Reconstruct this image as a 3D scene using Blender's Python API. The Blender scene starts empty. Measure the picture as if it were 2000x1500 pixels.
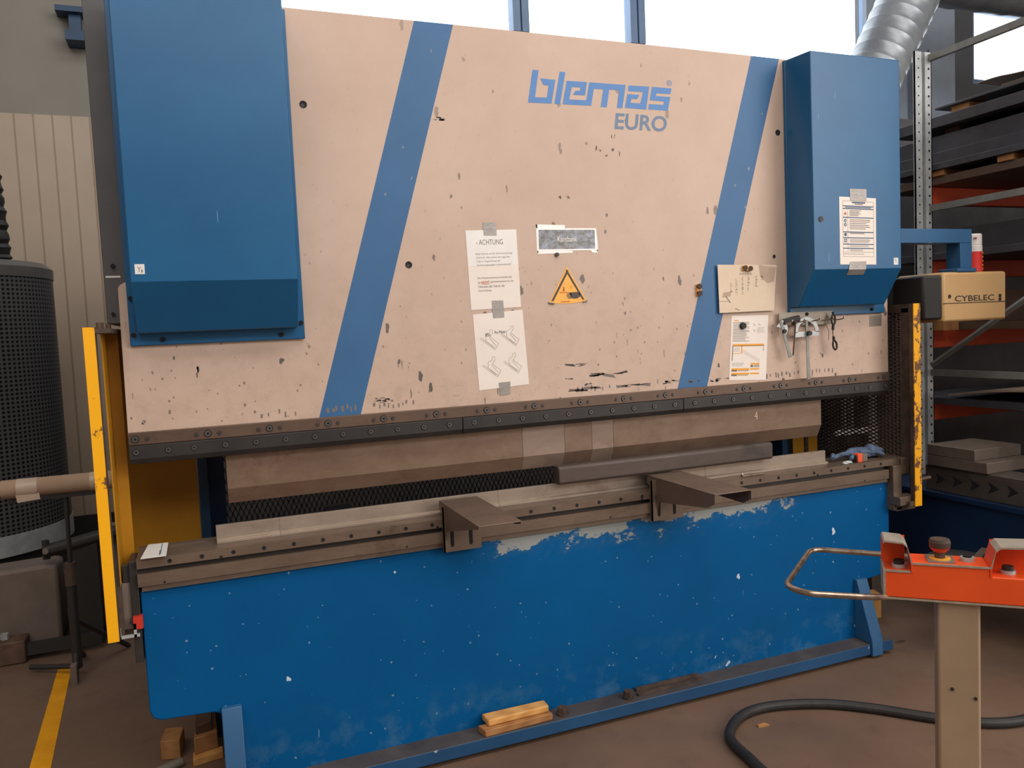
import bpy, bmesh, math, random
from mathutils import Vector, Matrix
random.seed(7)
SC = bpy.context.scene
COL = SC.collection
PI = math.pi

# ------------------------------------------------------------------ camera
R0 = Vector((0.9292435, -0.36671972, -0.0449796))
R1 = Vector((-0.06681982, -0.04707352, -0.996654))
R2 = Vector((0.36337532, 0.92913978, -0.06824691))
cd = bpy.data.cameras.new('camera'); cam = bpy.data.objects.new('camera', cd); COL.objects.link(cam)
cd.sensor_width = 36.0; cd.lens = 1546.66 / 2000 * 36.0; cd.clip_start = .05; cd.clip_end = 200
M = Matrix.Identity(4)
for i in range(3):
    M[i][0] = R0[i]; M[i][1] = -R1[i]; M[i][2] = -R2[i]
M[0][3], M[1][3], M[2][3] = .0398, -2.8709, 1.6022
cam.matrix_world = M
SC.camera = cam

# ------------------------------------------------------------------ world, lights, exposure
SC.view_settings.view_transform = 'Standard'; SC.view_settings.look = 'None'
SC.view_settings.gamma = 1.0; SC.view_settings.exposure = 0.0
try: SC.view_settings.use_curve_mapping = False
except Exception: pass
w = bpy.data.worlds.new('overcast_sky'); SC.world = w; w.use_nodes = True
bg = w.node_tree.nodes['Background']; bg.inputs[0].default_value = (.93, .97, 1.0, 1); bg.inputs[1].default_value = 4.0

def area(name, loc, target, sx, sy, power, col):
    l = bpy.data.lights.new(name, 'AREA'); l.shape = 'RECTANGLE'; l.size = sx; l.size_y = sy
    l.energy = power; l.color = col
    o = bpy.data.objects.new(name, l); COL.objects.link(o); o.location = loc
    o.rotation_euler = (Vector(target) - Vector(loc)).to_track_quat('-Z', 'Y').to_euler()
    return o
area('roof_skylight', (1.6, -3.6, 7.6), (1.6, -1.4, 0), 14.0, 3.2, 480, (1.0, .96, .91))
area('front_clerestory', (2.5, -9.3, 6.0), (2.0, 0, 2.2), 15.0, 2.6, 620, (.96, .97, 1.0))
area('hall_door_daylight', (7.2, -7.6, 3.6), (1.6, 0, 1.6), 5.0, 5.0, 330, (1.0, .95, .89))

# ------------------------------------------------------------------ materials
def lin(c):
    return tuple((v / 12.92 if v <= .04045 else ((v + .055) / 1.055) ** 2.4) for v in [x / 255 for x in c]) + (1.0,)

class NT:
    def __init__(s, name):
        s.m = bpy.data.materials.new(name); s.m.use_nodes = True
        s.t = s.m.node_tree; s.b = s.t.nodes['Principled BSDF']; s.co = None
    def n(s, ty, **k):
        x = s.t.nodes.new(ty)
        for a, v in k.items(): setattr(x, a, v)
        return x
    def l(s, a, b): s.t.links.new(a, b)
    def coord(s):
        if s.co is None: s.co = s.n('ShaderNodeTexCoord').outputs['Object']
        return s.co
    def mapped(s, scale=(1, 1, 1), rot=(0, 0, 0), loc=(0, 0, 0), warp=0.0, wscale=8):
        c = s.coord()
        if warp:
            nz = s.n('ShaderNodeTexNoise'); nz.inputs['Scale'].default_value = wscale; s.l(c, nz.inputs['Vector'])
            v = s.n('ShaderNodeVectorMath', operation='SUBTRACT'); s.l(nz.outputs['Color'], v.inputs[0]); v.inputs[1].default_value = (.5, .5, .5)
            v2 = s.n('ShaderNodeVectorMath', operation='SCALE'); s.l(v.outputs[0], v2.inputs[0]); v2.inputs['Scale'].default_value = warp
            v3 = s.n('ShaderNodeVectorMath', operation='ADD'); s.l(c, v3.inputs[0]); s.l(v2.outputs[0], v3.inputs[1]); c = v3.outputs[0]
        mp = s.n('ShaderNodeMapping'); mp.inputs['Scale'].default_value = scale; mp.inputs['Rotation'].default_value = rot; mp.inputs['Location'].default_value = loc
        s.l(c, mp.inputs['Vector']); return mp.outputs[0]
    def math(s, op, a, b=None, clamp=False):
        x = s.n('ShaderNodeMath', operation=op); x.use_clamp = clamp
        for i, v in enumerate((a, b)):
            if v is None: continue
            if isinstance(v, (int, float)): x.inputs[i].default_value = v
            else: s.l(v, x.inputs[i])
        return x.outputs[0]
    def ramp(s, v, a, b, lo=0., hi=1.):
        x = s.n('ShaderNodeMapRange'); x.clamp = True
        s.l(v, x.inputs[0]); x.inputs[1].default_value = a; x.inputs[2].default_value = b; x.inputs[3].default_value = lo; x.inputs[4].default_value = hi
        return x.outputs[0]
    def noise(s, scale, detail=4, rough=.6, st=(1, 1, 1), warp=0):
        nz = s.n('ShaderNodeTexNoise'); nz.inputs['Scale'].default_value = scale; nz.inputs['Detail'].default_value = detail; nz.inputs['Roughness'].default_value = rough
        s.l(s.mapped(st, warp=warp), nz.inputs['Vector']); return nz.outputs[0]
    def mix(s, f, a, b):
        x = s.n('ShaderNodeMix', data_type='RGBA')
        if isinstance(f, (int, float)): x.inputs[0].default_value = f
        else: s.l(f, x.inputs[0])
        for i, v in ((6, a), (7, b)):
            if isinstance(v, tuple): x.inputs[i].default_value = v
            else: s.l(v, x.inputs[i])
        return x.outputs[2]
    def specks(s, scale, frac, size, st=(1, 1, 1), rot=(0, 0, 0), loc=(0, 0, 0), warp=.004, wscale=60):
        vo = s.n('ShaderNodeTexVoronoi'); vo.inputs['Scale'].default_value = scale
        s.l(s.mapped(st, rot, loc, warp, wscale), vo.inputs['Vector'])
        sp = s.n('ShaderNodeSeparateColor'); s.l(vo.outputs['Color'], sp.inputs[0])
        k = s.math('MULTIPLY', s.math('SUBTRACT', sp.outputs[0], 1 - frac), size / frac)
        return s.ramp(s.math('SUBTRACT', k, vo.outputs['Distance']), 0, .02)
    def z(s):
        sp = s.n('ShaderNodeSeparateXYZ'); s.l(s.coord(), sp.inputs[0]); return sp.outputs
    def done(s, col, rough=.5, metal=0., bump=None, bstr=.2, spec=None):
        b = s.b
        if isinstance(col, tuple): b.inputs['Base Color'].default_value = col
        else: s.l(col, b.inputs['Base Color'])
        if isinstance(rough, (int, float)): b.inputs['Roughness'].default_value = rough
        else: s.l(rough, b.inputs['Roughness'])
        b.inputs['Metallic'].default_value = metal
        if spec is not None: b.inputs['Specular IOR Level'].default_value = spec
        if bump is not None:
            bp = s.n('ShaderNodeBump'); bp.inputs['Strength'].default_value = bstr; bp.inputs['Distance'].default_value = .003
            s.l(bump, bp.inputs['Height']); s.l(bp.outputs[0], b.inputs['Normal'])
        return s.m

def plain(name, c, rough=.5, metal=0., spec=None):
    t = NT(name); return t.done(lin(c), rough, metal, spec=spec)
def mottled(name, c1, c2, scale=4, rough=.5, metal=0., st=(1, 1, 1), bump=0., lo=.35, hi=.65, spk=None, spc=None, spec=None):
    t = NT(name); n = t.noise(scale, 6, .65, st); c = t.mix(t.ramp(n, lo, hi), lin(c1), lin(c2))
    if spk: c = t.mix(t.specks(*spk), c, lin(spc))
    return t.done(c, rough, metal, n if bump else None, bump, spec=spec)

def beige_paint(name, c1, c2):
    t = NT(name)
    c = t.mix(t.ramp(t.noise(2.2, 6, .7), .3, .72), lin(c1), lin(c2))
    zz = t.z()[2]
    low = t.ramp(zz, 2.3, 1.3)
    grime = t.math('MULTIPLY', t.ramp(t.noise(14, 6, .75), .48, .75), t.math('MULTIPLY', low, .30))
    c = t.mix(grime, c, lin((128, 104, 86)))
    m = t.specks(26, .16, .34, (1, 1, .45), warp=.02, wscale=40)
    c = t.mix(t.math('MULTIPLY', m, t.ramp(zz, 2.75, 1.35, .35, .95)), c, lin((74, 68, 64)))
    m = t.math('MULTIPLY', t.specks(60, .2, .3, (1, 1, .7), (0, .6, 0), warp=.01), t.ramp(zz, 2.1, 1.35, .1, .8))
    c = t.mix(m, c, lin((96, 80, 68)))
    m = t.math('MULTIPLY', t.specks(40, .13, .3, (2.2, 1, .35), (0, -.5, 0), (3, 0, 1), warp=.008), t.ramp(zz, 1.9, 1.3, 0, .8))
    c = t.mix(m, c, lin((70, 66, 66)))
    scr = t.math('MULTIPLY', t.ramp(t.noise(3, 6, .8, (1, 1, 16), .05), .63, .68), t.ramp(zz, 1.5, 1.33, 0, .7))
    c = t.mix(scr, c, lin((100, 96, 94)))
    return t.done(c, .55, 0)
def blue_paint(name, c1, c2, rough, sc=30, chips=.06, chipc=(150, 160, 172), size=.3, scratch=True):
    t = NT(name)
    c = t.mix(t.ramp(t.noise(3, 5, .6), .3, .7), lin(c1), lin(c2))
    c = t.mix(t.specks(sc, chips, size, (1, 1, .6), warp=.02, wscale=40), c, lin(chipc))
    if scratch:
        c = t.mix(t.math('MULTIPLY', t.specks(9, .07, .12, (9, 1, .55), (0, .42, 0), warp=.004), .55), c, lin((130, 160, 190)))
    return t.done(c, rough, 0)
def beam_paint(name):
    t = NT(name)
    c = t.mix(t.ramp(t.noise(1.7, 5, .6), .3, .7), lin((0, 86, 142)), lin((0, 77, 127)))
    x, y, z = t.z()[0:3]
    # worn top edge: bare primer where sheets slide over the rim
    edge = t.math('MULTIPLY', t.ramp(z, .55, .80), t.math('MULTIPLY', t.ramp(x, -.75, -.35), t.ramp(x, 1.55, .9)))
    n = t.noise(7, 7, .72, (1, 1, 1.8), .06)
    peel = t.ramp(t.math('ADD', n, t.math('MULTIPLY', edge, .66)), 1.02, 1.045)
    c = t.mix(t.math('MULTIPLY', t.ramp(t.math('ADD', n, t.math('MULTIPLY', edge, .7)), .9, 1.1), .5), c, lin((48, 92, 128)))
    c = t.mix(peel, c, lin((146, 148, 144)))
    c = t.mix(t.specks(15, .14, .17, (1, 1, .7), warp=.05, wscale=26), c, lin((196, 204, 210)))
    c = t.mix(t.math('MULTIPLY', t.specks(55, .12, .25, warp=.01), .6), c, lin((140, 165, 185)))
    c = t.mix(t.math('MULTIPLY', t.specks(7, .2, .10, (10, 1, .6), (0, .35, 0), warp=.01), .8), c, lin((150, 172, 190)))
    low = t.math('MULTIPLY', t.ramp(z, .30, .08), t.ramp(t.noise(9, 6, .7), .5, .66))
    c = t.mix(t.math('MULTIPLY', low, .55), c, lin((70, 110, 140)))
    return t.done(c, .6, 0, spec=.12)
def steel(name, c1, c2, c3, rough=.42, metal=.35, st=(.6, 1, 2.2), scale=5):
    t = NT(name)
    c = t.mix(t.ramp(t.noise(scale, 6, .7, st, .1), .33, .68), lin(c1), lin(c2))
    c = t.mix(t.ramp(t.noise(scale * .7, 6, .7, (1, 1, 1.5), .2), .56, .72), c, lin(c3))
    n = t.noise(60, 3, .6, (.3, 1, 3))
    return t.done(c, t.ramp(n, .2, .8, rough - .08, rough + .12), metal, n, .04)
def chipped(name, c, chip, amt=.56, scale=16, rough=.5):
    t = NT(name); n = t.noise(scale, 7, .7, (1, 1, .6), .04)
    return t.done(t.mix(t.ramp(n, amt, amt + .02), lin(c), lin(chip)), rough, 0)
def wood(name, c1, c2):
    t = NT(name)
    wv = t.n('ShaderNodeTexWave'); wv.inputs['Scale'].default_value = 9; wv.inputs['Distortion'].default_value = 5; wv.inputs['Detail'].default_value = 3
    t.l(t.mapped((.35, 2.2, 3.0)), wv.inputs['Vector'])
    c = t.mix(wv.outputs[1], lin(c1), lin(c2)); c = t.mix(t.math('MULTIPLY', t.ramp(t.noise(6, 5), .45, .7), .4), c, lin(tuple(int(v * .72) for v in c1)))
    return t.done(c, .7)

MT = {}
MT['beige'] = beige_paint('ram_cream_paint', (205, 177, 158), (192, 163, 143))
MT['stripe'] = blue_paint('stripe_blue_paint', (52, 100, 144), (46, 92, 136), .5, 40, .05, (120, 130, 140), .25, False)
MT['logo'] = mottled('logo_blue', (72, 122, 182), (80, 128, 184), 20, .5)
MT['euro'] = mottled('model_grey_blue', (98, 116, 140), (104, 124, 150), 20, .5)
MT['cover'] = blue_paint('cover_blue_enamel', (20, 92, 136), (14, 82, 126), .34, 40, .02, (130, 150, 172), .16)
MT['cedge'] = mottled('worn_edge', (96, 106, 116), (30, 80, 120), 40, .5)
MT['beam'] = beam_paint('lower_beam_blue')
MT['bluedk'] = blue_paint('frame_blue', (28, 66, 100), (16, 50, 80), .5, 14, .08, (80, 92, 100), .3, False)
MT['footblue'] = blue_paint('foot_blue', (22, 74, 114), (18, 62, 98), .55, 24, .12, (150, 160, 168), .3, False)
MT['foottop'] = mottled('foot_dirty_top', (84, 76, 72), (64, 58, 58), 8, .6)
MT['gusset'] = blue_paint('gusset_blue', (44, 94, 134), (38, 82, 122), .5, 16, .12, (170, 180, 188), .3, False)
MT['clamp'] = mottled('black_clamp_steel', (60, 55, 53), (48, 44, 43), 6, .45, .3)
MT['strip'] = steel('brown_strip_steel', (110, 88, 74), (92, 72, 60), (84, 61, 48), .4, .35, (.5, 1, 1))
MT['punch'] = steel('punch_steel', (138, 114, 95), (116, 92, 76), (112, 80, 60), .42, .35, (.6, 1, 1.2), 6)
MT['punch2'] = steel('punch_steel_bright', (150, 130, 115), (132, 112, 98), (116, 90, 74), .4, .35)
MT['die'] = steel('die_steel', (168, 150, 134), (142, 126, 112), (122, 102, 88), .38, .4)
MT['table'] = steel('table_steel', (124, 104, 88), (102, 85, 72), (90, 70, 58), .42, .4)
MT['black'] = plain('black_recess', (14, 13, 13), .8)
MT['groove'] = mottled('groove_grey', (66, 62, 60), (50, 46, 44), 8, .5, .3)
MT['screw'] = mottled('screw_steel', (112, 106, 102), (86, 80, 76), 30, .4, .6)
MT['bar'] = steel('dark_bar_steel', (92, 78, 70), (76, 66, 60), (64, 56, 52), .5, .3)
MT['bracket'] = steel('bracket_steel', (126, 106, 92), (110, 92, 80), (98, 78, 66), .45, .4)
MT['darkgrey'] = mottled('frame_dark_grey', (84, 80, 80), (74, 70, 70), 3, .5)
MT['yellow'] = chipped('post_yellow', (250, 176, 0), (112, 72, 38), .60, 18)
MT['yellow2'] = chipped('post_yellow_worn', (240, 166, 4), (104, 66, 40), .525, 22)
MT['ypanel'] = mottled('panel_yellow', (184, 126, 0), (170, 114, 0), 4, .55, spk=(14, .08, .16), spc=(90, 52, 10))
MT['rust'] = mottled('rusty_steel', (92, 72, 58), (60, 46, 40), 14, .7, .1)
MT['mesh'] = mottled('mesh_dark_steel', (112, 92, 78), (84, 70, 60), 10, .6, .3)
MT['paper'] = mottled('white_paper', (238, 224, 212), (230, 216, 204), 5, .4, spec=.4)
MT['film'] = mottled('glossy_film', (244, 238, 232), (236, 228, 220), 5, .12, spec=.6)
MT['oldpaper'] = mottled('stained_paper', (226, 202, 176), (214, 190, 164), 4, .7)
MT['stain'] = mottled('paper_grease', (186, 160, 138), (176, 150, 128), 8, .7)
MT['tape'] = mottled('silver_tape', (166, 158, 152), (142, 136, 130), 30, .35, .3, (1, 1, 4))
MT['ink'] = plain('ink_grey', (120, 108, 100), .7)
MT['inkdk'] = plain('ink_dark', (52, 44, 42), .7)
MT['inkbl'] = plain('ink_blue', (64, 92, 122), .7)
MT['inkor'] = plain('ink_orange', (236, 160, 50), .7)
MT['inkred'] = plain('ink_red', (190, 92, 40), .7)
MT['signyel'] = mottled('sign_yellow', (246, 178, 74), (238, 168, 60), 30, .4)
MT['signblk'] = plain('sign_black', (70, 58, 54), .5)
MT['white'] = plain('white_label', (226, 220, 214), .4)
MT['galv'] = mottled('galvanised_steel', (196, 198, 196), (170, 172, 172), 12, .4, .3)
MT['galvdk'] = mottled('galvanised_dull', (146, 144, 138), (126, 124, 118), 12, .5, .2)
MT['duct'] = mottled('duct_galvanised', (152, 156, 160), (128, 132, 138), 5, .36, .4)
MT['orange'] = mottled('beam_orange', (238, 90, 44), (222, 78, 36), 6, .5)
MT['corange'] = mottled('console_orange', (236, 84, 24), (226, 74, 20), 5, .45, spk=(30, .08, .2), spc=(160, 80, 60))
MT['cedge2'] = mottled('console_bare_edge', (176, 160, 140), (150, 134, 116), 20, .5, .2)
MT['chood'] = mottled('console_hood_grey', (168, 156, 142), (146, 132, 118), 14, .5, .1)
MT['pole'] = mottled('pole_beige', (166, 138, 108), (150, 124, 98), 3, .55, spk=(10, .08, .14), spc=(96, 76, 60))
MT['chrome'] = mottled('worn_chrome', (200, 178, 160), (130, 110, 96), 20, .22, .8)
MT['rubber'] = mottled('black_rubber', (44, 40, 38), (30, 27, 26), 20, .6)
MT['redplastic'] = plain('red_plastic', (200, 52, 36), .45)
MT['box'] = mottled('housing_beige', (204, 164, 112), (196, 154, 104), 3, .5)
MT['bezel'] = plain('housing_black', (42, 38, 36), .6)
MT['canred'] = plain('can_red', (220, 52, 44), .35)
MT['canwhite'] = plain('can_white', (232, 222, 214), .35)
MT['floor'] = None
MT['wood'] = wood('pale_wood', (226, 168, 96), (206, 144, 76))
MT['wood2'] = wood('brown_wood', (176, 124, 74), (158, 106, 60))
MT['wooddk'] = wood('dark_wood', (104, 76, 58), (86, 62, 48))
MT['card'] = mottled('cardboard', (180, 150, 124), (164, 134, 108), 4, .75)
MT['cardtape'] = mottled('packing_tape', (206, 182, 160), (196, 170, 148), 6, .35)
MT['sheet'] = mottled('sheet_steel_dark', (88, 86, 90), (66, 64, 68), 3, .45, .2)  # dark sheet steel, its grey lifted to paint in haze
MT['sheetbr'] = mottled('sheet_steel_brown', (110, 88, 72), (88, 70, 58), 3, .5, .2)
MT['sheetlt'] = mottled('sheet_light', (190, 168, 146), (170, 148, 128), 3, .5)
MT['dblock'] = steel('block_steel', (120, 106, 94), (100, 88, 78), (84, 72, 64), .45, .3)
MT['vblock'] = steel('vblock_steel', (98, 88, 80), (78, 70, 64), (66, 57, 52), .45, .4)
MT['navy'] = blue_paint('machine_navy', (10, 40, 74), (6, 30, 60), .5, 14, .06, (40, 60, 80), .3, False)
MT['glove'] = mottled('glove_blue_grey', (96, 112, 136), (62, 76, 100), 22, .85)
MT['tapeor'] = plain('tape_case_orange', (232, 88, 44), .5)
MT['greybox'] = mottled('cabinet_grey', (122, 106, 96), (104, 90, 80), 3, .6)
MT['greyplastic'] = mottled('rack_plate_grey', (150, 140, 126), (136, 126, 114), 8, .45, .4)
MT['yelline'] = mottled('floor_line_yellow', (240, 164, 0), (220, 146, 0), 5, .6, spk=(14, .1, .2), spc=(120, 80, 30))

def floor_mat():
    t = NT('workshop_floor')
    c = t.mix(t.ramp(t.noise(1.3, 7, .65), .32, .68), lin((120, 93, 75)), lin((102, 79, 63)))
    c = t.mix(t.math('MULTIPLY', t.ramp(t.noise(6, 6, .7), .55, .72), .45), c, lin((78, 60, 49)))
    c = t.mix(t.specks(12, .05, .1, warp=.01), c, lin((170, 150, 130)))
    return t.done(c, t.ramp(t.noise(4, 5), .3, .7, .5, .7), 0, t.noise(30, 5), .06)
MT['floor'] = floor_mat()
def wall_mat(name, c1, c2, pitch, groove=True):
    t = NT(name)
    x = t.z()[0]
    c = t.mix(t.ramp(t.noise(1.5, 5), .3, .7), lin(c1), lin(c2))
    if groove:
        fr = t.math('FRACT', t.math('MULTIPLY', x, 1 / pitch))
        g = t.ramp(t.math('ABSOLUTE', t.math('SUBTRACT', fr, .5)), .42, .48)
        c = t.mix(t.math('MULTIPLY', g, .55), c, lin((112, 86, 68)))
        return t.done(c, .5, 0, t.math('SUBTRACT', 1, g), .5)
    return t.done(c, .6, 0)
MT['clad'] = wall_mat('cladding_ribbed', (176, 157, 138), (164, 146, 127), .125)
MT['wallup'] = wall_mat('wall_upper_shaded', (132, 126, 116), (122, 117, 108), .3, False)  # flat upper panel; its darker tone paints in the shading high on the wall
MT['walldk'] = wall_mat('wall_dark', (84, 84, 86), (72, 72, 74), .3, False)
MT['hall'] = mottled('hall_wall', (186, 180, 172), (172, 166, 160), 1, .8)
MT['ceil'] = mottled('ceiling_sheet', (168, 166, 164), (156, 154, 152), 1, .7)
MT['column'] = mottled('column_grey', (140, 148, 160), (128, 136, 148), 3, .5)
MT['winframe'] = mottled('window_frame_blue_grey', (110, 134, 166), (100, 124, 156), 3, .45)
def perf_mat():
    t = NT('perforated_sheet')
    sp = t.n('ShaderNodeSeparateXYZ'); s2 = t.coord(); t.l(s2, sp.inputs[0])
    at = t.math('ARCTAN2', sp.outputs[1], sp.outputs[0])
    u = t.math('SUBTRACT', t.math('FRACT', t.math('MULTIPLY', at, 19.5)), .5)
    v = t.math('SUBTRACT', t.math('FRACT', t.math('MULTIPLY', sp.outputs[2], 40)), .5)
    d = t.math('ADD', t.math('MULTIPLY', u, u), t.math('MULTIPLY', v, v))
    h = t.ramp(d, .085, .11)
    c = t.mix(h, lin((16, 15, 15)), lin((96, 94, 94)))
    return t.done(c, .45, t.math if False else 0.4)
MT['perf'] = perf_mat()
def glass_mat():
    m = bpy.data.materials.new('window_glass'); m.use_nodes = True; t = m.node_tree; t.nodes.clear()
    o = t.nodes.new('ShaderNodeOutputMaterial'); mx = t.nodes.new('ShaderNodeMixShader'); a = t.nodes.new('ShaderNodeBsdfTransparent'); g = t.nodes.new('ShaderNodeBsdfGlossy')
    g.inputs['Roughness'].default_value = .02; a.inputs[0].default_value = (.96, .98, 1, 1); mx.inputs[0].default_value = .06
    t.links.new(a.outputs[0], mx.inputs[1]); t.links.new(g.outputs[0], mx.inputs[2]); t.links.new(mx.outputs[0], o.inputs[0]); return m
MT['glass'] = glass_mat()
def rock_photo():
    t = NT('printed_rock_photo'); n = t.noise(26, 8, .75, (1, 1, 1.6), .08)
    return t.done(t.mix(t.ramp(n, .42, .62), lin((98, 92, 82)), lin((150, 156, 170))), .25)
MT['photo'] = rock_photo()

# ------------------------------------------------------------------ mesh builder
class B:
    def __init__(s): s.bm = bmesh.new(); s.mats = []
    def mi(s, m):
        if m is None: return 0
        if m not in s.mats: s.mats.append(m)
        return s.mats.index(m)
    def face(s, vs, m=None):
        f = s.bm.faces.new(vs); f.material_index = s.mi(m); return f
    def box(s, x0, x1, y0, y1, z0, z1, m=None, topm=None):
        v = [s.bm.verts.new(p) for p in ((x0, y0, z0), (x1, y0, z0), (x1, y1, z0), (x0, y1, z0), (x0, y0, z1), (x1, y0, z1), (x1, y1, z1), (x0, y1, z1))]
        for q in ((0, 3, 2, 1), (4, 5, 6, 7), (0, 1, 5, 4), (1, 2, 6, 5), (2, 3, 7, 6), (3, 0, 4, 7)):
            s.face([v[i] for i in q], topm if (topm and q[0] == 4) else m)
        return s
    def prism(s, pts, axis, a, b, m=None):
        def P(p, t):
            return {'x': (t, p[0], p[1]), 'y': (p[0], t, p[1]), 'z': (p[0], p[1], t)}[axis]
        A = [s.bm.verts.new(P(p, a)) for p in pts]; C = [s.bm.verts.new(P(p, b)) for p in pts]
        n = len(pts); fs = [s.face(A, m), s.face(C[::-1], m)]
        for i in range(n): fs.append(s.face([A[i], C[i], C[(i + 1) % n], A[(i + 1) % n]], m))
        bmesh.ops.recalc_face_normals(s.bm, faces=fs)
        return s
    def cyl(s, p0, p1, r, m=None, seg=20, r1=None, cap=None):
        p0 = Vector(p0); p1 = Vector(p1); d = (p1 - p0).normalized()
        u = d.orthogonal().normalized(); v = d.cross(u); r1 = r if r1 is None else r1
        A = []; C = []
        for i in range(seg):
            t = 2 * PI * (i + .5) / seg; e = u * math.cos(t) + v * math.sin(t)
            A.append(s.bm.verts.new(p0 + e * r)); C.append(s.bm.verts.new(p1 + e * r1))
        fs = [s.face(A[::-1], m), s.face(C, cap or m)]
        for i in range(seg): fs.append(s.face([A[i], A[(i + 1) % seg], C[(i + 1) % seg], C[i]], m))
        bmesh.ops.recalc_face_normals(s.bm, faces=fs)
        return s
    def tube(s, pts, r, m=None, seg=12, closed=False):
        P = [Vector(p) for p in pts]; n = len(P); rings = []; up = None
        for i in range(n):
            if closed: d = P[(i + 1) % n] - P[i - 1]
            else: d = P[min(i + 1, n - 1)] - P[max(i - 1, 0)]
            d.normalize()
            if up is None: up = d.orthogonal().normalized()
            up = (up - d * up.dot(d)).normalized(); v = d.cross(up)
            rr = r(i / (n - 1)) if callable(r) else r
            rings.append([s.bm.verts.new(P[i] + (up * math.cos(2 * PI * k / seg) + v * math.sin(2 * PI * k / seg)) * rr) for k in range(seg)])
        fs = []
        for i in range(n - (0 if closed else 1)):
            a, b = rings[i], rings[(i + 1) % n]
            for k in range(seg): fs.append(s.face([a[k], a[(k + 1) % seg], b[(k + 1) % seg], b[k]], m))
        if not closed: fs += [s.face(rings[0][::-1], m), s.face(rings[-1], m)]
        bmesh.ops.recalc_face_normals(s.bm, faces=fs)
        return s
    def lathe(s, prof, c, m=None, seg=28):
        rings = []
        for r, z in prof:
            rings.append([s.bm.verts.new((c[0] + r * math.cos(2 * PI * k / seg), c[1] + r * math.sin(2 * PI * k / seg), c[2] + z)) for k in range(seg)])
        fs = []
        for a, b in zip(rings, rings[1:]):
            for k in range(seg): fs.append(s.face([a[k], a[(k + 1) % seg], b[(k + 1) % seg], b[k]], m))
        fs += [s.face(rings[0][::-1], m), s.face(rings[-1], m)]
        bmesh.ops.recalc_face_normals(s.bm, faces=fs)
        return s
    def addmesh(s, me, m=None):
        n0 = len(s.bm.faces); s.bm.from_mesh(me); s.bm.faces.ensure_lookup_table()
        k = s.mi(m)
        for f in s.bm.faces[n0:]: f.material_index = k
        return s

def arcpts(c, r, a0, a1, n):
    return [(c[0] + r * math.cos(a0 + (a1 - a0) * i / n), c[1] + r * math.sin(a0 + (a1 - a0) * i / n)) for i in range(n + 1)]
def smooth_path(pts, n=8):
    P = [Vector(p) for p in pts]; out = []
    for i in range(len(P) - 1):
        p0 = P[max(i - 1, 0)]; p1 = P[i]; p2 = P[i + 1]; p3 = P[min(i + 2, len(P) - 1)]
        for k in range(n):
            t = k / n
            out.append(.5 * ((2 * p1) + (-p0 + p2) * t + (2 * p0 - 5 * p1 + 4 * p2 - p3) * t * t + (-p0 + 3 * p1 - 3 * p2 + p3) * t ** 3))
    return out + [P[-1]]
def round_path(pts, r, n=6):
    P = [Vector(p) for p in pts]; out = [P[0]]
    for i in range(1, len(P) - 1):
        a = (P[i - 1] - P[i]); b = (P[i + 1] - P[i]); rr = min(r, a.length * .45, b.length * .45)
        A = P[i] + a.normalized() * rr; C = P[i] + b.normalized() * rr
        for k in range(n + 1):
            t = k / n; out.append(A * (1 - t) ** 2 + P[i] * 2 * t * (1 - t) + C * t * t)
    return out + [P[-1]]

def finish(name, b, mat, parent=None, org=(0, 0, 0), bev=0., flat=False, label=None):
    me = bpy.data.meshes.new(name)
    bmesh.ops.translate(b.bm, verts=b.bm.verts, vec=-Vector(org))
    b.bm.to_mesh(me); b.bm.free()
    if b.mats:
        for m in b.mats: me.materials.append(m)
    if mat is not None:
        if not b.mats: me.materials.append(mat)
    if not flat:
        me.shade_smooth(); me.set_sharp_from_angle(angle=math.radians(20))
    o = bpy.data.objects.new(name, me); COL.objects.link(o)
    if parent is not None: o.parent = parent
    if bev:
        md = o.modifiers.new('bevel', 'BEVEL'); md.width = bev; md.segments = 2; md.limit_method = 'ANGLE'; md.angle_limit = math.radians(40)
    if label: o['label'] = label
    return o

class Thing:
    """an Empty at the thing's base; parts are given in world coordinates"""
    def __init__(s, name, label, cat, loc, group=None):
        s.o = bpy.data.objects.new(name, None); COL.objects.link(s.o); s.o.location = loc; s.o.empty_display_size = .05
        s.loc = loc; s.o['label'] = label; s.o['category'] = cat
        if group: s.o['group'] = group
    def part(s, name, b, mat=None, parent=None, bev=0., flat=False, label=None):
        return finish(name, b, mat, parent or s.o, s.loc, bev, flat, label)
def single(name, b, mat, label, cat, org=(0, 0, 0), bev=0., group=None, flat=False):
    o = finish(name, b, mat, None, org, bev, flat); o.location = org
    o['label'] = label; o['category'] = cat
    if group: o['group'] = group
    return o
def struct(name, b, mat, parent=None, bev=0., flat=True):
    o = finish(name, b, mat, parent, (0, 0, 0), bev, flat)
    if parent is None: o['kind'] = 'structure'
    return o
def copy_part(o, parent, delta):
    c = o.copy(); COL.objects.link(c); c.parent = parent; c.location = Vector(o.location) + Vector(delta); return c

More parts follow.
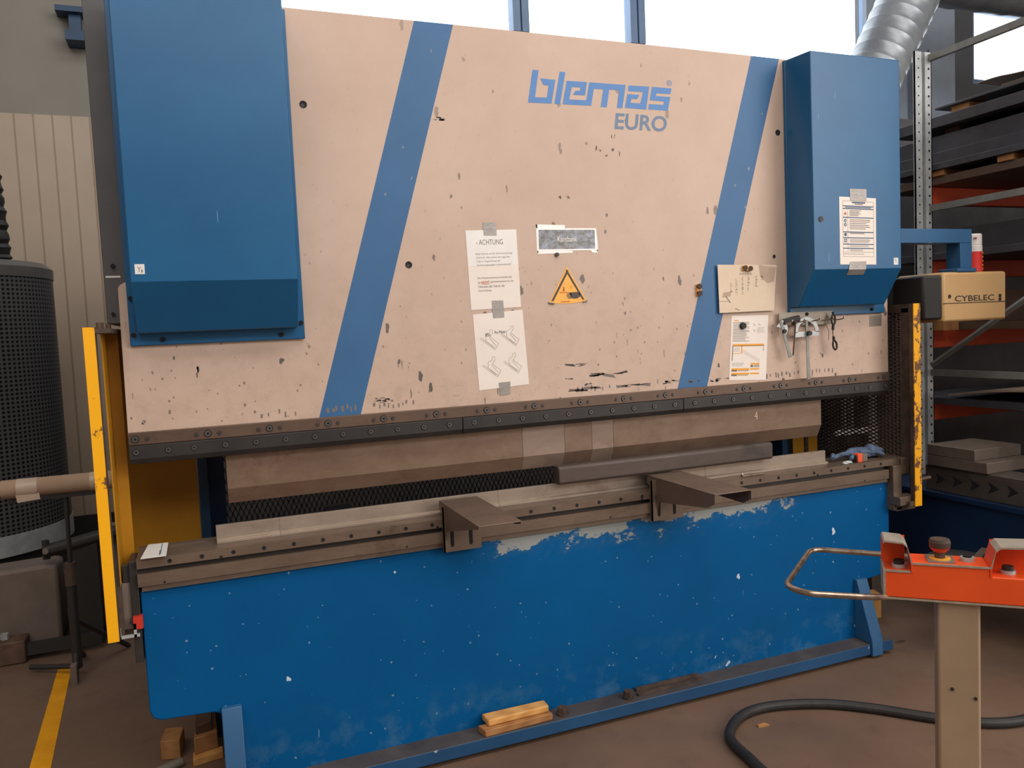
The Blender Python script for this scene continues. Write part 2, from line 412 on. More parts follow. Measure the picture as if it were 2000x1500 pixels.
def text_mesh(body, size=1.0, shear=0.0, bold=0.0, align='LEFT'):
    cu = bpy.data.curves.new('t', 'FONT'); cu.body = body; cu.size = size; cu.shear = shear; cu.offset = bold; cu.align_x = align; cu.resolution_u = 3
    o = bpy.data.objects.new('t', cu); COL.objects.link(o)
    dg = bpy.context.evaluated_depsgraph_get(); dg.update()
    me = bpy.data.meshes.new_from_object(o.evaluated_get(dg))
    bpy.data.objects.remove(o); bpy.data.curves.remove(cu)
    return me
def put_text(b, m, body, x, z, y, width=None, height=None, ex=(1, 0), size=.02, bold=0., shear=0.):
    """write body with its lower left corner at (x, z) on the plane Y=y, along ex in XZ"""
    me = text_mesh(body, 1.0, shear, bold)
    if not me.vertices: return
    xs = [v.co.x for v in me.vertices]; ys = [v.co.y for v in me.vertices]
    x0, x1, y0, y1 = min(xs), max(xs), min(ys), max(ys)
    sx = (width / (x1 - x0)) if width else size
    sy = (height / (y1 - y0)) if height else (sx if width else size)
    if height and not width: sx = sy
    e = Vector(ex).normalized(); f = Vector((-e.y, e.x))
    for v in me.vertices:
        a = (v.co.x - x0) * sx; c = (v.co.y - (y0 if height else 0)) * sy
        v.co = (x + e.x * a + f.x * c, y, z + e.y * a + f.y * c)
    b.addmesh(me, m); bpy.data.meshes.remove(me)

class Sheet:
    """a paper sheet from its four corners (top left, top right, bottom right, bottom left) on the plane Y=y"""
    def __init__(s, c, y, th=.0008, curl=0.):
        s.c = [Vector(p) for p in c]; s.y = y; s.th = th
    def at(s, u, v):
        a = s.c[0].lerp(s.c[1], u); d = s.c[3].lerp(s.c[2], u); return a.lerp(d, v)
    def body(s, m=None):
        return B().prism([tuple(p) for p in s.c], 'y', s.y, s.y - s.th, m)
    def rect(s, b, u0, v0, u1, v1, m, off=.0004):
        y = s.y - s.th - off
        vs = [b.bm.verts.new((p.x, y, p.y)) for p in (s.at(u0, v1), s.at(u1, v1), s.at(u1, v0), s.at(u0, v0))]
        b.face(vs, m)
    def poly(s, b, uv, m, off=.0004):
        y = s.y - s.th - off
        f = b.face([b.bm.verts.new((p.x, y, p.y)) for p in (s.at(*q) for q in uv)], m)
        f.normal_update()
        if f.normal.y > 0: f.normal_flip()
    def line(s, b, uv0, uv1, wd, m, off=.0004):
        a = s.at(*uv0); c = s.at(*uv1); d = (c - a); n = Vector((-d.y, d.x)).normalized() * wd / 2; y = s.y - s.th - off
        f = b.face([b.bm.verts.new((p.x, y, p.y)) for p in (a - n, c - n, c + n, a + n)], m)
        f.normal_update()
        if f.normal.y > 0: f.normal_flip()
    def text(s, b, body, u, v, m, width=None, height=None, bold=0., off=.0005):
        p = s.at(u, v); e = (s.at(min(u + .1, 1), v) - p).normalized() if u < .9 else (s.c[1] - s.c[0]).normalized()
        put_text(b, m, body, p.x, p.y, s.y - s.th - off, width, height, e, bold=bold)
    def textlines(s, b, u0, u1, v0, v1, n, m, frac=.5, ragged=.25):
        for i in range(n):
            a = v0 + (v1 - v0) * i / n; s.rect(b, u0, a, u1 - random.random() * ragged * (u1 - u0), a + (v1 - v0) / n * frac, m)

def tape_piece(th, corners, y, name='tape', off=.0012):
    b = B().prism(corners, 'y', y - off, y - off - .0006)
    return th.part(name, b, MT['tape'], label='strip of silver tape')

# ================================================================== SETTING
b = B().box(-5, 13, -9.5, 4.3, -.1, 0); struct('floor', b, MT['floor'])
b = B().box(-5, 13, -9.5, 4.3, 8.0, 8.1); struct('ceiling', b, MT['ceil'])
WY = 4.0
wb = B()
wb.box(-5, -.35, WY, WY + .25, .32, 3.36, MT['clad'])
wb.box(-5, -.35, WY, WY + .25, 3.36, 8, MT['wallup'])
wb.box(-.35, .6, WY, WY + .25, 0, 8, MT['walldk'])
wb.box(.6, 13, WY, WY + .25, 0, 4.26, MT['walldk'])
wb.box(7.2, 8.75, WY, WY + .25, 4.26, 8, MT['walldk'])
wb.box(.6, 7.2, WY, WY + .25, 7.6, 8, MT['walldk'])
wb.box(8.75, 13, WY, WY + .25, 5.2, 8, MT['walldk'])
struct('wall_back', wb, None)
struct('wall_left', B().box(-5.2, -5, -9.5, 4.25, 0, 8), MT['hall'])
struct('wall_right', B().box(13, 13.2, -9.5, 4.25, 0, 8), MT['hall'])
struct('wall_front', B().box(-5.2, 13.2, -9.7, -9.5, 0, 8), MT['hall'])
struct('baseboard_back', B().box(-5, -.35, WY - .03, WY + .25, 0, .32), plain('base_black', (38, 36, 35), .6))
def window(name, x0, x1, z0, z1, mull):
    fr = B()
    t = .07
    fr.box(x0, x1, WY + .04, WY + .12, z0, z0 + t); fr.box(x0, x1, WY + .04, WY + .12, z1 - t, z1)
    fr.box(x0, x0 + t, WY + .04, WY + .12, z0 + t, z1 - t); fr.box(x1 - t, x1, WY + .04, WY + .12, z0 + t, z1 - t)
    root = struct(name, fr, MT['winframe'])
    for (a, c) in mull:
        m = B().box(a, a + (c - a) * .45, WY + .0, WY + .12, z0 + t, z1 - t).box(a + (c - a) * .45, a + (c - a) * .55, WY + .03, WY + .12, z0 + t, z1 - t).box(a + (c - a) * .55, c, WY + .0, WY + .12, z0 + t, z1 - t)
        finish('mullion', m, MT['winframe'], root)
    finish('pane', B().box(x0 + t, x1 - t, WY + .07, WY + .076, z0 + t, z1 - t), MT['glass'], root, flat=True)
window('window_1', .6, 7.2, 4.26, 7.6, [(2.90, 3.06), (4.13, 4.295)])
window('window_2', 8.75, 12.6, 4.26, 5.2, [])
# steel column of the hall beside the windows
cb = B().box(6.55, 7.1, 3.45, 3.5, 0, 8).box(7.1, 7.66, 3.35, 3.9, 0, 8)
struct('trim_1', cb, MT['column'])
# painted floor line
b = B().prism([(-.735, 1.66), (-.672, 1.63), (-.60, .52), (-.565, .0), (-.655, .0), (-.68, .60)], 'z', .0002, .0016)
single('floor_line', b, MT['yelline'], 'yellow stripe painted on the floor left of the press', 'floor marking', (-.65, .8, 0), flat=True)

# ================================================================== PRESS BRAKE
PB = Thing('press_brake', 'large blue and cream press brake with two slanted blue stripes on its ram', 'press brake', (1.46, .3, 0))
RY = .025
# --- ram with painted stripes
rb = B()
lo = 1.305
out = [(-.2, lo), (3.128, lo), (3.128, 1.79), (2.98, 1.80), (2.98, 2.744), (2.0, 2.749), (1.0, 2.750), (0.0, 2.749), (0.0, 1.815), (-.168, 1.815)] + \
      [(-.168 - .03 * math.sin(t), 1.785 + .03 * math.cos(t)) for t in (.3, .8, 1.2)]
rb.prism(out, 'y', RY, RY + .07, MT['beige']); rb.mi(MT['stripe'])
def slope_x(xb, z): return xb + (z - 1.307) * (.43 / 1.436)
for xb in (.419, .569, 1.93, 2.081):
    d = Vector((.43, 0, 1.436)).normalized(); nrm = Vector((d.z, 0, -d.x))
    bmesh.ops.bisect_plane(rb.bm, geom=rb.bm.verts[:] + rb.bm.edges[:] + rb.bm.faces[:], plane_co=(xb, 0, 1.307), plane_no=nrm)
for f in rb.bm.faces:
    c = f.calc_center_median()
    k = c.x - (c.z - 1.307) * (.43 / 1.436)
    if abs(f.normal.y) > .5 and (.419 < k < .569 or 1.93 < k < 2.081): f.material_index = 1
ram = PB.part('ram', rb, None, flat=True)
LOGO = {
 'b': [(1.317, 2.608), (1.343, 2.609), (1.323, 2.504), (1.374, 2.506), (1.383, 2.553), (1.361, 2.553), (1.348, 2.578), (1.414, 2.577), (1.393, 2.484), (1.292, 2.482)],
 'l': [(1.434, 2.61), (1.459, 2.61), (1.43, 2.483), (1.405, 2.484)],
 'em': [(1.463, 2.577), (1.553, 2.578), (1.542, 2.525), (1.488, 2.524), (1.501, 2.541), (1.52, 2.542), (1.522, 2.555), (1.485, 2.554), (1.471, 2.505), (1.544, 2.506), (1.548, 2.511), (1.563, 2.578), (1.73, 2.579), (1.711, 2.485), (1.685, 2.484), (1.698, 2.556), (1.653, 2.555), (1.639, 2.484), (1.611, 2.484), (1.625, 2.554), (1.583, 2.554), (1.568, 2.486), (1.441, 2.484)],
 'a': [(1.743, 2.578), (1.841, 2.58), (1.823, 2.486), (1.722, 2.487), (1.737, 2.543), (1.794, 2.543), (1.781, 2.525), (1.755, 2.525), (1.75, 2.509), (1.796, 2.509), (1.81, 2.556), (1.74, 2.555)],
 's': [(1.854, 2.58), (1.949, 2.58), (1.942, 2.556), (1.874, 2.555), (1.872, 2.544), (1.942, 2.544), (1.927, 2.487), (1.832, 2.487), (1.838, 2.509), (1.907, 2.51), (1.91, 2.524), (1.841, 2.525)]}
lb = B()
for k, p in LOGO.items(): lb.prism(p, 'y', RY, RY - .0006)
PB.part('brand_lettering', lb, MT['logo'], ram, flat=True, label='blue painted block lettering reading blemas')
lb = B(); put_text(lb, None, '®', 1.925, 2.589, RY - .0006, .026, .024)
PB.part('trademark_sign', lb, MT['logo'], ram, flat=True)
lb = B(); put_text(lb, None, 'EURO', 1.671, 2.399, RY - .0006, .25, .0655, bold=.022, shear=.12)
PB.part('model_lettering', lb, MT['euro'], ram, flat=True, label='grey blue lettering reading EURO')
for (x, z) in ((.434, 2.423), (.782, 1.86), (2.496, 2.424), (2.461, 1.877)):
    r = .013 if x != 2.461 else .008
    PB.part('plug', B().cyl((x, RY + .02, z), (x, RY - .001, z), r, MT['black'], 18).cyl((x - .003, RY, z - .004), (x - .003, RY - .0015, z - .004), r * .6, MT['clamp'], 14), None, ram)
# scuffs low on the ram
sb = B()
def tick(x, z, w_, h_, m):
    j = [(random.uniform(-.2, .2) * w_) for _ in range(4)]
    sb.prism([(x - w_ / 2 + j[0], z - h_ / 2), (x + w_ / 2 + j[1], z - h_ / 2 + j[2]), (x + w_ / 2 + j[3], z + h_ / 2), (x - w_ / 2, z + h_ / 2 + j[0])], 'y', RY, RY - .0004, m)
for (x0, x1, n) in ((.22, .36, 5), (.45, .57, 7), (.62, .78, 9), (2.4, 2.6, 9), (2.66, 2.8, 6), (1.45, 1.62, 6)):
    for i in range(n):
        tick(x0 + (x1 - x0) * (i + random.random() * .6) / n, random.uniform(1.338, 1.352), random.uniform(.004, .009), random.uniform(.012, .022), MT['ink'])
for (x, z, w_, h_) in ((.655, 1.368, .06, .012), (.67, 1.36, .05, .01), (1.47, 1.448, .11, .007), (1.6, 1.40, .16, .009), (1.5, 1.345, .22, .007), (1.72, 1.346, .14, .014), (1.9, 1.35, .08, .014), (2.02, 1.345, .05, .01), (2.12, 1.34, .05, .015), (2.17, 1.345, .08, .010), (1.5, 1.365, .05, .008), (1.42, 1.395, .03, .006),
                       (.925, 2.40, .05, .012), (1.42, 2.12, .02, .012), (1.45, 2.12, .014, .01), (1.62, 2.05, .008, .02), (1.585, 2.32, .007, .022), (1.6, 2.31, .01, .012), (1.66, 2.315, .012, .012), (1.69, 2.30, .009, .018), (1.63, 2.29, .01, .01), (1.655, 2.37, .006, .014), (1.67, 2.37, .006, .012), (.03, 1.505, .012, .04), (1.69, 1.65, .012, .012), (-.15, 1.35, .012, .012)):
    for k in range(7): tick(x + random.uniform(-.45, .45) * w_, z + random.uniform(-.45, .45) * h_, w_ * random.uniform(.12, .4), h_ * random.uniform(.2, .55), MT['ink'] if k % 6 else MT['groove'])
PB.part('scuff_marks', sb, None, ram, flat=True)['kind'] = 'stuff'
# rating plate and label of the ram
pb = B().prism([(3.015, 1.592), (3.09, 1.594), (3.088, 1.543), (3.013, 1.541)], 'y', RY, RY - .0015, MT['greyplastic'])
for i in range(4): pb.box(3.022, 3.06 if i % 2 else 3.08, RY - .0024, RY - .0016, 1.550 + i * .010, 1.5525 + i * .010, MT['ink'])
PB.part('rating_plate', pb, None, ram, flat=True)

# --- socket screws
def socket_screw(x, y, z, r, parent, name='socket_screw'):
    s = B().cyl((x, y + .002, z), (x, y - .0006, z), r, MT['black'], 18)
    s.cyl((x, y, z), (x, y - .004, z), r * .8, MT['screw'], 18)
    s.cyl((x, y - .0038, z), (x, y - .0046, z), r * .38, MT['black'], 6)
    return PB.part(name, s, None, parent)
# upper strip
st = PB.part('clamp_strip', B().box(-.2, 3.115, .004, .03, 1.277, 1.319), MT['strip'], bev=.002)
XB = [-.178] + [.046 + .2015 * i for i in range(15)] + [3.079]
pro = socket_screw(XB[0], .004, 1.2975, .0125, st)
for x in XB[1:]: copy_part(pro, st, (x - XB[0], 0, 0))
pro2 = socket_screw(XB[0] + .036, .004, 1.2965, .007, st, 'grub_screw')
for i, x in enumerate(XB[1:]):
    for d in ((-.036, .036) if i < 15 else (-.036,)): copy_part(pro2, st, (x + d - XB[0] - .036, 0, 0))
# clamp bars
CL = [(-.2, .953), (.955, 1.944), (1.946, 3.105)]
LB = [-.178, -.08] + [.1 * i for i in range(30)] + [2.985, 3.08]
pro = None
for (a, c) in CL:
    cb = PB.part('clamp_bar', B().prism([(.0, 1.276), (.0, 1.232), (.010, 1.214), (.05, 1.214), (.05, 1.276)], 'x', a, c), MT['clamp'], bev=.002)
    for x in LB:
        if a < x < c:
            if pro is None: pro = socket_screw(x, 0, 1.2545, .0108, cb); px0 = x
            else: copy_part(pro, cb, (x - px0, 0, 0))
# punches
PS = [(.098, 1.216, 'punch'), (1.2165, 1.402, 'punch2'), (1.4025, 1.527, 'punch'), (1.5275, 1.628, 'punch2'), (1.6285, 2.735, 'punch')]
for a, c, m in PS:
    p = B().prism([(.05, 1.225), (.05, 1.092), (.078, 1.036), (.088, 1.036), (.09, 1.225)], 'x', a, c)
    q = PB.part('punch', p, MT[m], bev=.0008)
tb = B(); put_text(tb, None, '4', 2.352, 1.148, .0494, .018, .036)
PB.part('chalk_number', tb, MT['oldpaper'], q, flat=True)
# side covers
for side, (x0, x1, f0, f1) in enumerate(((-.147, .362, -.171, .389), (2.530, 3.033, 2.528, 3.092))):
    c = PB.part('side_cover', B().prism([(RY, 2.738), (-.147, 2.727), (-.147, 1.803), (-.05, 1.645), (RY, 1.642)], 'x', x0, x1), MT['cover'], bev=.004)
    fl = PB.part('cover_flange', B().box(f0, f1, .008, RY, 1.604, 2.737), MT['cover'], c, bev=.003)
    for (x, z) in ((f0 + .012, 1.76), (f0 + .012, 1.64), (f0 + .1, 1.622), (f1 - .08, 1.622), (f1 - .012, 1.66)):
        if side == 1 and x < 2.78: continue
        PB.part('cover_screw', B().cyl((x, .009, z), (x, .002, z), .008, MT['black'], 10), None, c)
    if side == 0:
        pb = B().box(-.131, -.103, -.1485, -.1465, 1.826, 1.857, MT['white']); put_text(pb, MT['ink'], 'Y', -.124, 1.833, -.1488, .011, .016); put_text(pb, MT['ink'], '1', -.113, 1.831, -.1488, .004, .009)
    else:
        pb = B().box(2.985, 3.012, -.1485, -.1465, 1.818, 1.849, MT['white']); put_text(pb, MT['ink'], 'Y', 2.991, 1.828, -.1488, .011, .016); put_text(pb, MT['ink'], '2', 3.002, 1.825, -.1488, .006, .009)
        PB.part('cover_lock', B().cyl((2.571, -.146, 2.019), (2.571, -.15, 2.019), .012, MT['clamp'], 16), None, c)
    PB.part('axis_label', pb, None, c, flat=True)
# lower beam
bb = B().prism([(-.197, .797), (-.197, .385), (-.188, .36), (-.165, .347), (.0, .338), (.022, .330), (.03, .31), (.03, .05), (2.9, .05), (2.9, .335), (3.03, .347), (3.058, .358), (3.072, .385), (3.075, .797)], 'y', -.02, .05)
beam = PB.part('lower_beam', bb, MT['beam'], bev=.004)
fr = B().box(.03, 2.985, -.118, .16, .018, .068, MT['footblue'], MT['foottop'])
foot = PB.part('foot_rail', fr, None, bev=.003)
PB.part('foot_pad', B().box(.3, .5, -.08, .1, 0, .018), MT['black'], foot); PB.part('foot_pad', B().box(1.5, 1.7, -.08, .1, 0, .018), MT['black'], foot); PB.part('foot_pad', B().box(2.6, 2.8, -.08, .1, 0, .018), MT['black'], foot)
for x0, x1 in ((.026, .092), (2.848, 2.912)):
    PB.part('gusset', B().prism([(-.0205, .352), (-.04, .350), (-.128, .085), (-.13, .012), (-.1185, .012), (-.1185, .0685), (-.0205, .0685)], 'x', x0, x1), MT['gusset'], bev=.003)
for (x, y) in ((1.586, -.075), (1.284, -.08)):
    PB.part('levelling_bolt', B().cyl((x, y, .068), (x, y, .079), .024, MT['rust'], 20).cyl((x, y, .079), (x, y, .099), .021, MT['rust'], 6), None, foot)
PB.part('levelling_bolt', B().cyl((2.90, .06, .068), (2.90, .06, .095), .02, MT['rust'], 6), None, foot)
# table
tb = B().box(-.2, 3.12, -.045, .12, .876, .907, MT['table']).box(-.2, 3.05, -.018, .12, .858, .876, MT['groove']).box(-.2, 3.05, -.045, .12, .816, .858, MT['table']).box(-.19, 3.05, -.036, .12, .797, .816, MT['table'])
tb.box(-.2, 3.12, .085, .12, .907, .913, MT['table'])
for i in range(32):
    x = -.1 + .1 * i; tb.cyl((x, -.044, .8905), (x, -.0456, .8905), .0072, MT['black'], 14)
for x in (.06, .82, 1.7, 2.62): tb.cyl((x, -.044, .8795), (x, -.0456, .8795), .005, MT['black'], 12)
for x in (-.12, .7, 1.55, 2.9): tb.cyl((x, -.044, .822), (x, -.0456, .822), .004, MT['black'], 10)
table = PB.part('table', tb, None)
PB.part('table_end_bracket', B().box(3.062, 3.115, -.06, .1, .66, .875).box(3.115, 3.155, -.06, .1, .83, .908).box(3.155, 3.165, -.06, .1, .835, .905).box(3.06, 3.17, -.10, -.03, .69, .73).box(3.08, 3.2, -.06, .05, .655, .675), MT['table'], bev=.002)
PB.part('table_end_bracket', B().box(-.225, -.2, -.03, .09, .56, .9).box(-.245, -.225, -.02, .0, .83, .89).box(-.232, -.2, -.045, -.01, .70, .712), MT['clamp'], bev=.002)
# dies
for a, c in ((.05, .263), (.2636, 1.0995), (1.1, 2.0765), (2.077, 2.752)):
    PB.part('die', B().prism([(.03, .907), (.03, .916), (.046, .920), (.046, .968), (.062, .968), (.062, .920), (.084, .916), (.084, .907)], 'x', a, c), MT['die'], bev=.0008)
# frame
for s in (0, 1):
    X = (lambda x: x) if s == 0 else (lambda x: 2.92 - x)
    def bx(b, x0, x1, *r, m=None): a, c = sorted((X(x0), X(x1))); return b.box(a, c, *r, m=m)
    PB.part('frame_upright', bx(B(), -.243, -.02, .1, 1.4, 1.682, 3.0 - .3 * s), MT['darkgrey'], bev=.003)
    cf = B()
    bx(cf, .0, .035, .5, 1.6, .0, 2.7, m=MT['bluedk']); bx(cf, .035, .1, .62, 1.6, .0, 2.7, m=MT['navy'])
    PB.part('side_frame', cf, None)
PB.part('frame_label', B().box(-.236, -.192, .0985, .1, 1.836, 1.842), MT['white'], flat=True)
PB.part('frame_bolt', B().cyl((-.212, .1, 1.875), (-.212, .09, 1.875), .007, MT['black'], 8))
PB.part('frame_bolt', B().cyl((-.222, .1, 1.715), (-.222, .09, 1.715), .006, MT['black'], 8))
PB.part('dark_backing', B().box(.0, 2.92, 1.6, 1.66, 1.25, 2.7).box(.0, 2.92, 1.6, 1.66, .0, .62), MT['walldk'])  # dark backing added behind the frame so the throat reads black
PB.part('back_gauge', B().box(.12, 2.8, .66, .78, .70, .80).box(.5, .62, .45, .66, .74, .86).box(.62, .68, .45, .5, .83, .87).box(2.2, 2.32, .45, .66, .74, .86), MT['clamp'], bev=.003)
# expanded metal guards
def mesh_panel(b, u0, u1, v0, v1, du, dv, wd, place, m=None):
    """crossing strands of expanded metal clipped to a rectangle; place(u, v, n) gives the point"""
    k = dv / du
    for sgn in (1, -1):
        c0 = (v0 - sgn * k * (u1 if sgn > 0 else u0)); c1 = (v1 - sgn * k * (u0 if sgn > 0 else u1))
        c = math.floor(c0 / dv) * dv
        while c < c1:
            pts = []
            ua, ub = u0, u1
            va, vb = c + sgn * k * ua, c + sgn * k * ub
            if sgn > 0:
                if va < v0: ua = (v0 - c) / k
                if vb > v1: ub = (v1 - c) / k
            else:
                if va > v1: ua = (c - v1) / k
                if vb < v0: ub = (c - v0) / k
            if ub - ua > du * .2:
                A = (ua, c + sgn * k * ua); C = (ub, c + sgn * k * ub)
                d = Vector((C[0] - A[0], C[1] - A[1])).normalized(); n = Vector((-d.y, d.x)) * wd / 2
                q = [(A[0] - n.x, A[1] - n.y), (C[0] - n.x, C[1] - n.y), (C[0] + n.x, C[1] + n.y), (A[0] + n.x, A[1] + n.y)]
                lo_ = [b.bm.verts.new(place(p[0], p[1], 0)) for p in q]; hi_ = [b.bm.verts.new(place(p[0], p[1], 1)) for p in q]
                fs = [b.face(lo_, m), b.face(hi_[::-1], m)]
                for i in range(4): fs.append(b.face([lo_[i], hi_[i], hi_[(i + 1) % 4], lo_[(i + 1) % 4]], m))
                bmesh.ops.recalc_face_normals(b.bm, faces=fs)
            c += dv
    return b
mb = B(); mesh_panel(mb, .1, 2.82, .6, 1.5, .024, .052, .005, lambda u, v, n: (u, 1.0 + .002 * n, v))
PB.part('rear_mesh', mb, MT['mesh'], flat=True)
# left guard: yellow post, ribbed panel, yellow sheet behind
g = PB.part('side_guard', B().box(-.286, -.254, -.165, -.16, .688, 1.667, MT['yellow']).box(-.259, -.254, -.16, -.115, .688, 1.667, MT['rust']), None)
PB.part('guard_panel', B().box(-.254, -.25, -.02, .5, .81, 1.665, MT['ypanel']).box(-.25, -.215, .105, .11, .81, 1.665, MT['ypanel']).box(-.25, -.235, .15, .17, .81, 1.6, MT['ypanel']).box(-.25, -.215, .11, .5, 1.63, 1.665, MT['ypanel']), None, g)
PB.part('guard_sheet', B().box(-.25, -.004, .5, .504, .70, 1.66), MT['ypanel'], g)
PB.part('guard_hinge', B().box(-.26, -.21, -.16, .12, 1.648, 1.662, MT['rust']).cyl((-.255, 0, 1.662), (-.255, 0, 1.685), .012, MT['strip'], 8).cyl((-.232, .02, 1.662), (-.232, .02, 1.68), .008, MT['strip'], 8), None, g)
PB.part('guard_switch', B().box(-.252, -.205, -.02, .04, .675, .83, MT['greybox']).box(-.272, -.25, -.03, .03, .66, .82, MT['rust']).box(-.222, -.194, -.05, -.02, .68, .72, MT['redplastic']).box(-.266, -.205, -.05, -.04, .655, .664, MT['galv']).box(-.266, -.260, -.05, -.04, .655, .69, MT['galv']).box(-.222, -.214, -.05, -.03, .655, .70, MT['galv']), None, g)
PB.part('guard_post_foot', B().box(-.225, -.175, .12, .2, .57, .8), MT['bezel'], g)
# right guard
gx = 3.17
g = PB.part('side_guard', B().box(3.128, 3.170, -.125, -.121, .685, 1.64, MT['yellow2']).box(3.128, 3.132, -.121, -.10, .685, 1.64, MT['rust']).box(3.166, 3.17, -.121, -.06, .685, 1.64, MT['rust']), None)
mb = B(); mesh_panel(mb, -.06, .62, .86, 1.62, .046, .019, .0066, lambda u, v, n: (gx + .002 * n, u, v))
PB.part('guard_mesh', mb, MT['mesh'], g, flat=True)
PB.part('guard_frame', B().box(gx - .004, gx, -.06, .66, 1.60, 1.64).box(gx - .004, gx, -.06, .66, .845, .875).box(gx - .03, gx, .62, .66, .6, 1.64).box(gx - .004, gx, -.06, -.02, .85, 1.62), MT['rust'], g)
PB.part('guard_sheet', B().box(2.955, 3.03, .5, .504, .7, 1.64, MT['ypanel']).box(3.03, 3.05, .49, .504, .7, 1.64, MT['rust']).box(3.05, 3.12, .5, .504, .7, 1.64, MT['ypanel']), None, g)
PB.part('guard_rod', B().cyl((3.165, -.09, .80), (3.26, -.09, .805), .009), MT['strip'], g)
PB.part('guard_bolt', B().box(3.1, 3.17, -.12, -.11, .69, .71), MT['strip'], g)
# control arm and console housing
arm = PB.part('control_arm', B().box(3.033, 3.54, -.1, -.02, 1.92, 1.987).box(3.462, 3.54, -.1, -.02, 1.80, 1.92).box(3.43, 3.56, -.11, 0.0, 1.782, 1.80), MT['bluedk'] if False else MT['gusset'], bev=.003)
hb = B().box(3.335, 3.762, -.11, .16, 1.545, 1.782)
hous = PB.part('control_housing', hb, MT['box'], arm, bev=.012)
PB.part('housing_bezel', B().prism([(3.337, -.105), (3.262, -.06), (3.262, .12), (3.337, .155)], 'z', 1.56, 1.77), MT['bezel'], hous, bev=.01)
lb = B(); put_text(lb, MT['inkdk'], 'CYBELEC', 3.41, 1.641, -.111, .265, .028, bold=.01)
lb.box(3.335, 3.76, -.1112, -.1104, 1.632, 1.6355, MT['inkdk'])
for x, z in ((3.375, 1.667), (3.715, 1.662), (3.715, 1.645)): lb.cyl((x, -.11, z), (x, -.113, z), .009, MT['inkdk'], 12)
PB.part('housing_lettering', lb, None, hous, label='dark lettering reading CYBELEC', flat=True)

# ================================================================== THINGS ON THE RAM
PY = RY - .0005
def sheet_thing(name, label, cat, corners, y=PY, mat='paper', th=.0008, group=None):
    c = [Vector(p) for p in corners]; m = (c[2] + c[3]) / 2
    T = Thing(name, label, cat, (m.x, y, m.y), group); S = Sheet(corners, y, th)
    body = T.part('sheet', S.body(), MT[mat], flat=True)
    return T, S, body
# ACHTUNG notice
T, S, body = sheet_thing('notice_sheet', 'white sheet headed ACHTUNG taped to the cream ram above the sketch sheet', 'notice', [(1.009, 1.987), (1.219, 1.992), (1.225, 1.690), (1.018, 1.684)])
pb = B(); S.rect(pb, .015, .0, .985, .45, MT['film'], .0002)
T.part('glossy_film', pb, None, body, flat=True)
pb = B()
S.text(pb, '- ACHTUNG', .19, .185, MT['ink'], .110, .020)
for i, (t_, w_) in enumerate((('Beim Kanten ist für die Kantrichtung', .150), ('(Auf bzw. Ab) immer die Lage des', .138), ('Teils in Zugrichtung der', .100), ('Zeichnungsangabe entscheidend!!', .142))):
    S.text(pb, t_, .17, .315 + .047 * i, MT['ink'], w_, .0085)
for i, (t_, w_) in enumerate((('Die Positionsnummernmarkierung', .140), ('ist', .010), ('Oberseite des Teils für die', .108), ('Kantrichtung.', .054))):
    S.text(pb, t_, .17, .62 + .053 * i, MT['ink'], w_, .0088)
S.text(pb, 'gleichbedeutend mit der', .415, .673, MT['ink'], .098, .0088)
S.text(pb, 'NICHT', .235, .675, MT['inkred'], .034, .0100, bold=.02); S.rect(pb, .235, .681, .40, .686, MT['inkred'])
T.part('printed_text', pb, None, body, flat=True)
tape_piece(T, [(1.082, 2.018), (1.136, 2.018), (1.136, 1.968), (1.083, 1.968)], PY)
tape_piece(T, [(1.103, 1.718), (1.15, 1.718), (1.152, 1.686), (1.104, 1.684)], PY)
# sketch sheet
T, S, body = sheet_thing('sketch_sheet', 'white sheet with four bend sketches taped below the ACHTUNG notice', 'sketch', [(1.023, 1.667), (1.230, 1.679), (1.245, 1.384), (1.035, 1.373)])
pb = B()
for (u, v) in ((.1, .22), (.52, .20), (.1, .58), (.52, .56)):
    for a, c in (((.0, .10), (.28, .27)), ((.02, .09), (.30, .25)), ((.28, .27), (.36, .19)), ((.36, .19), (.2, .09)), ((.2, .09), (.26, .04)), ((.26, .04), (.26, .0)), ((.26, .0), (.21, .0)), ((.21, .0), (.2, .04)), ((.2, .04), (.12, .06)), ((.12, .06), (.11, .14)), ((.18, .1), (.31, .22)), ((.11, .14), (.26, .245))):
        S.line(pb, (u + a[0], v + a[1]), (u + c[0], v + c[1]), .0013, MT['tape'] if random.random() < .5 else MT['ink'])
S.text(pb, '85t', .21, .305, MT['inkdk'], .021, .013); S.text(pb, 'Pro Meter', .40, .285, MT['inkdk'], .046, .013)
T.part('drawing', pb, None, body, flat=True)
tape_piece(T, [(1.104, 1.684), (1.152, 1.686), (1.152, 1.652), (1.106, 1.650)], PY)
tape_piece(T, [(1.116, 1.398), (1.165, 1.400), (1.163, 1.352), (1.120, 1.348)], PY)
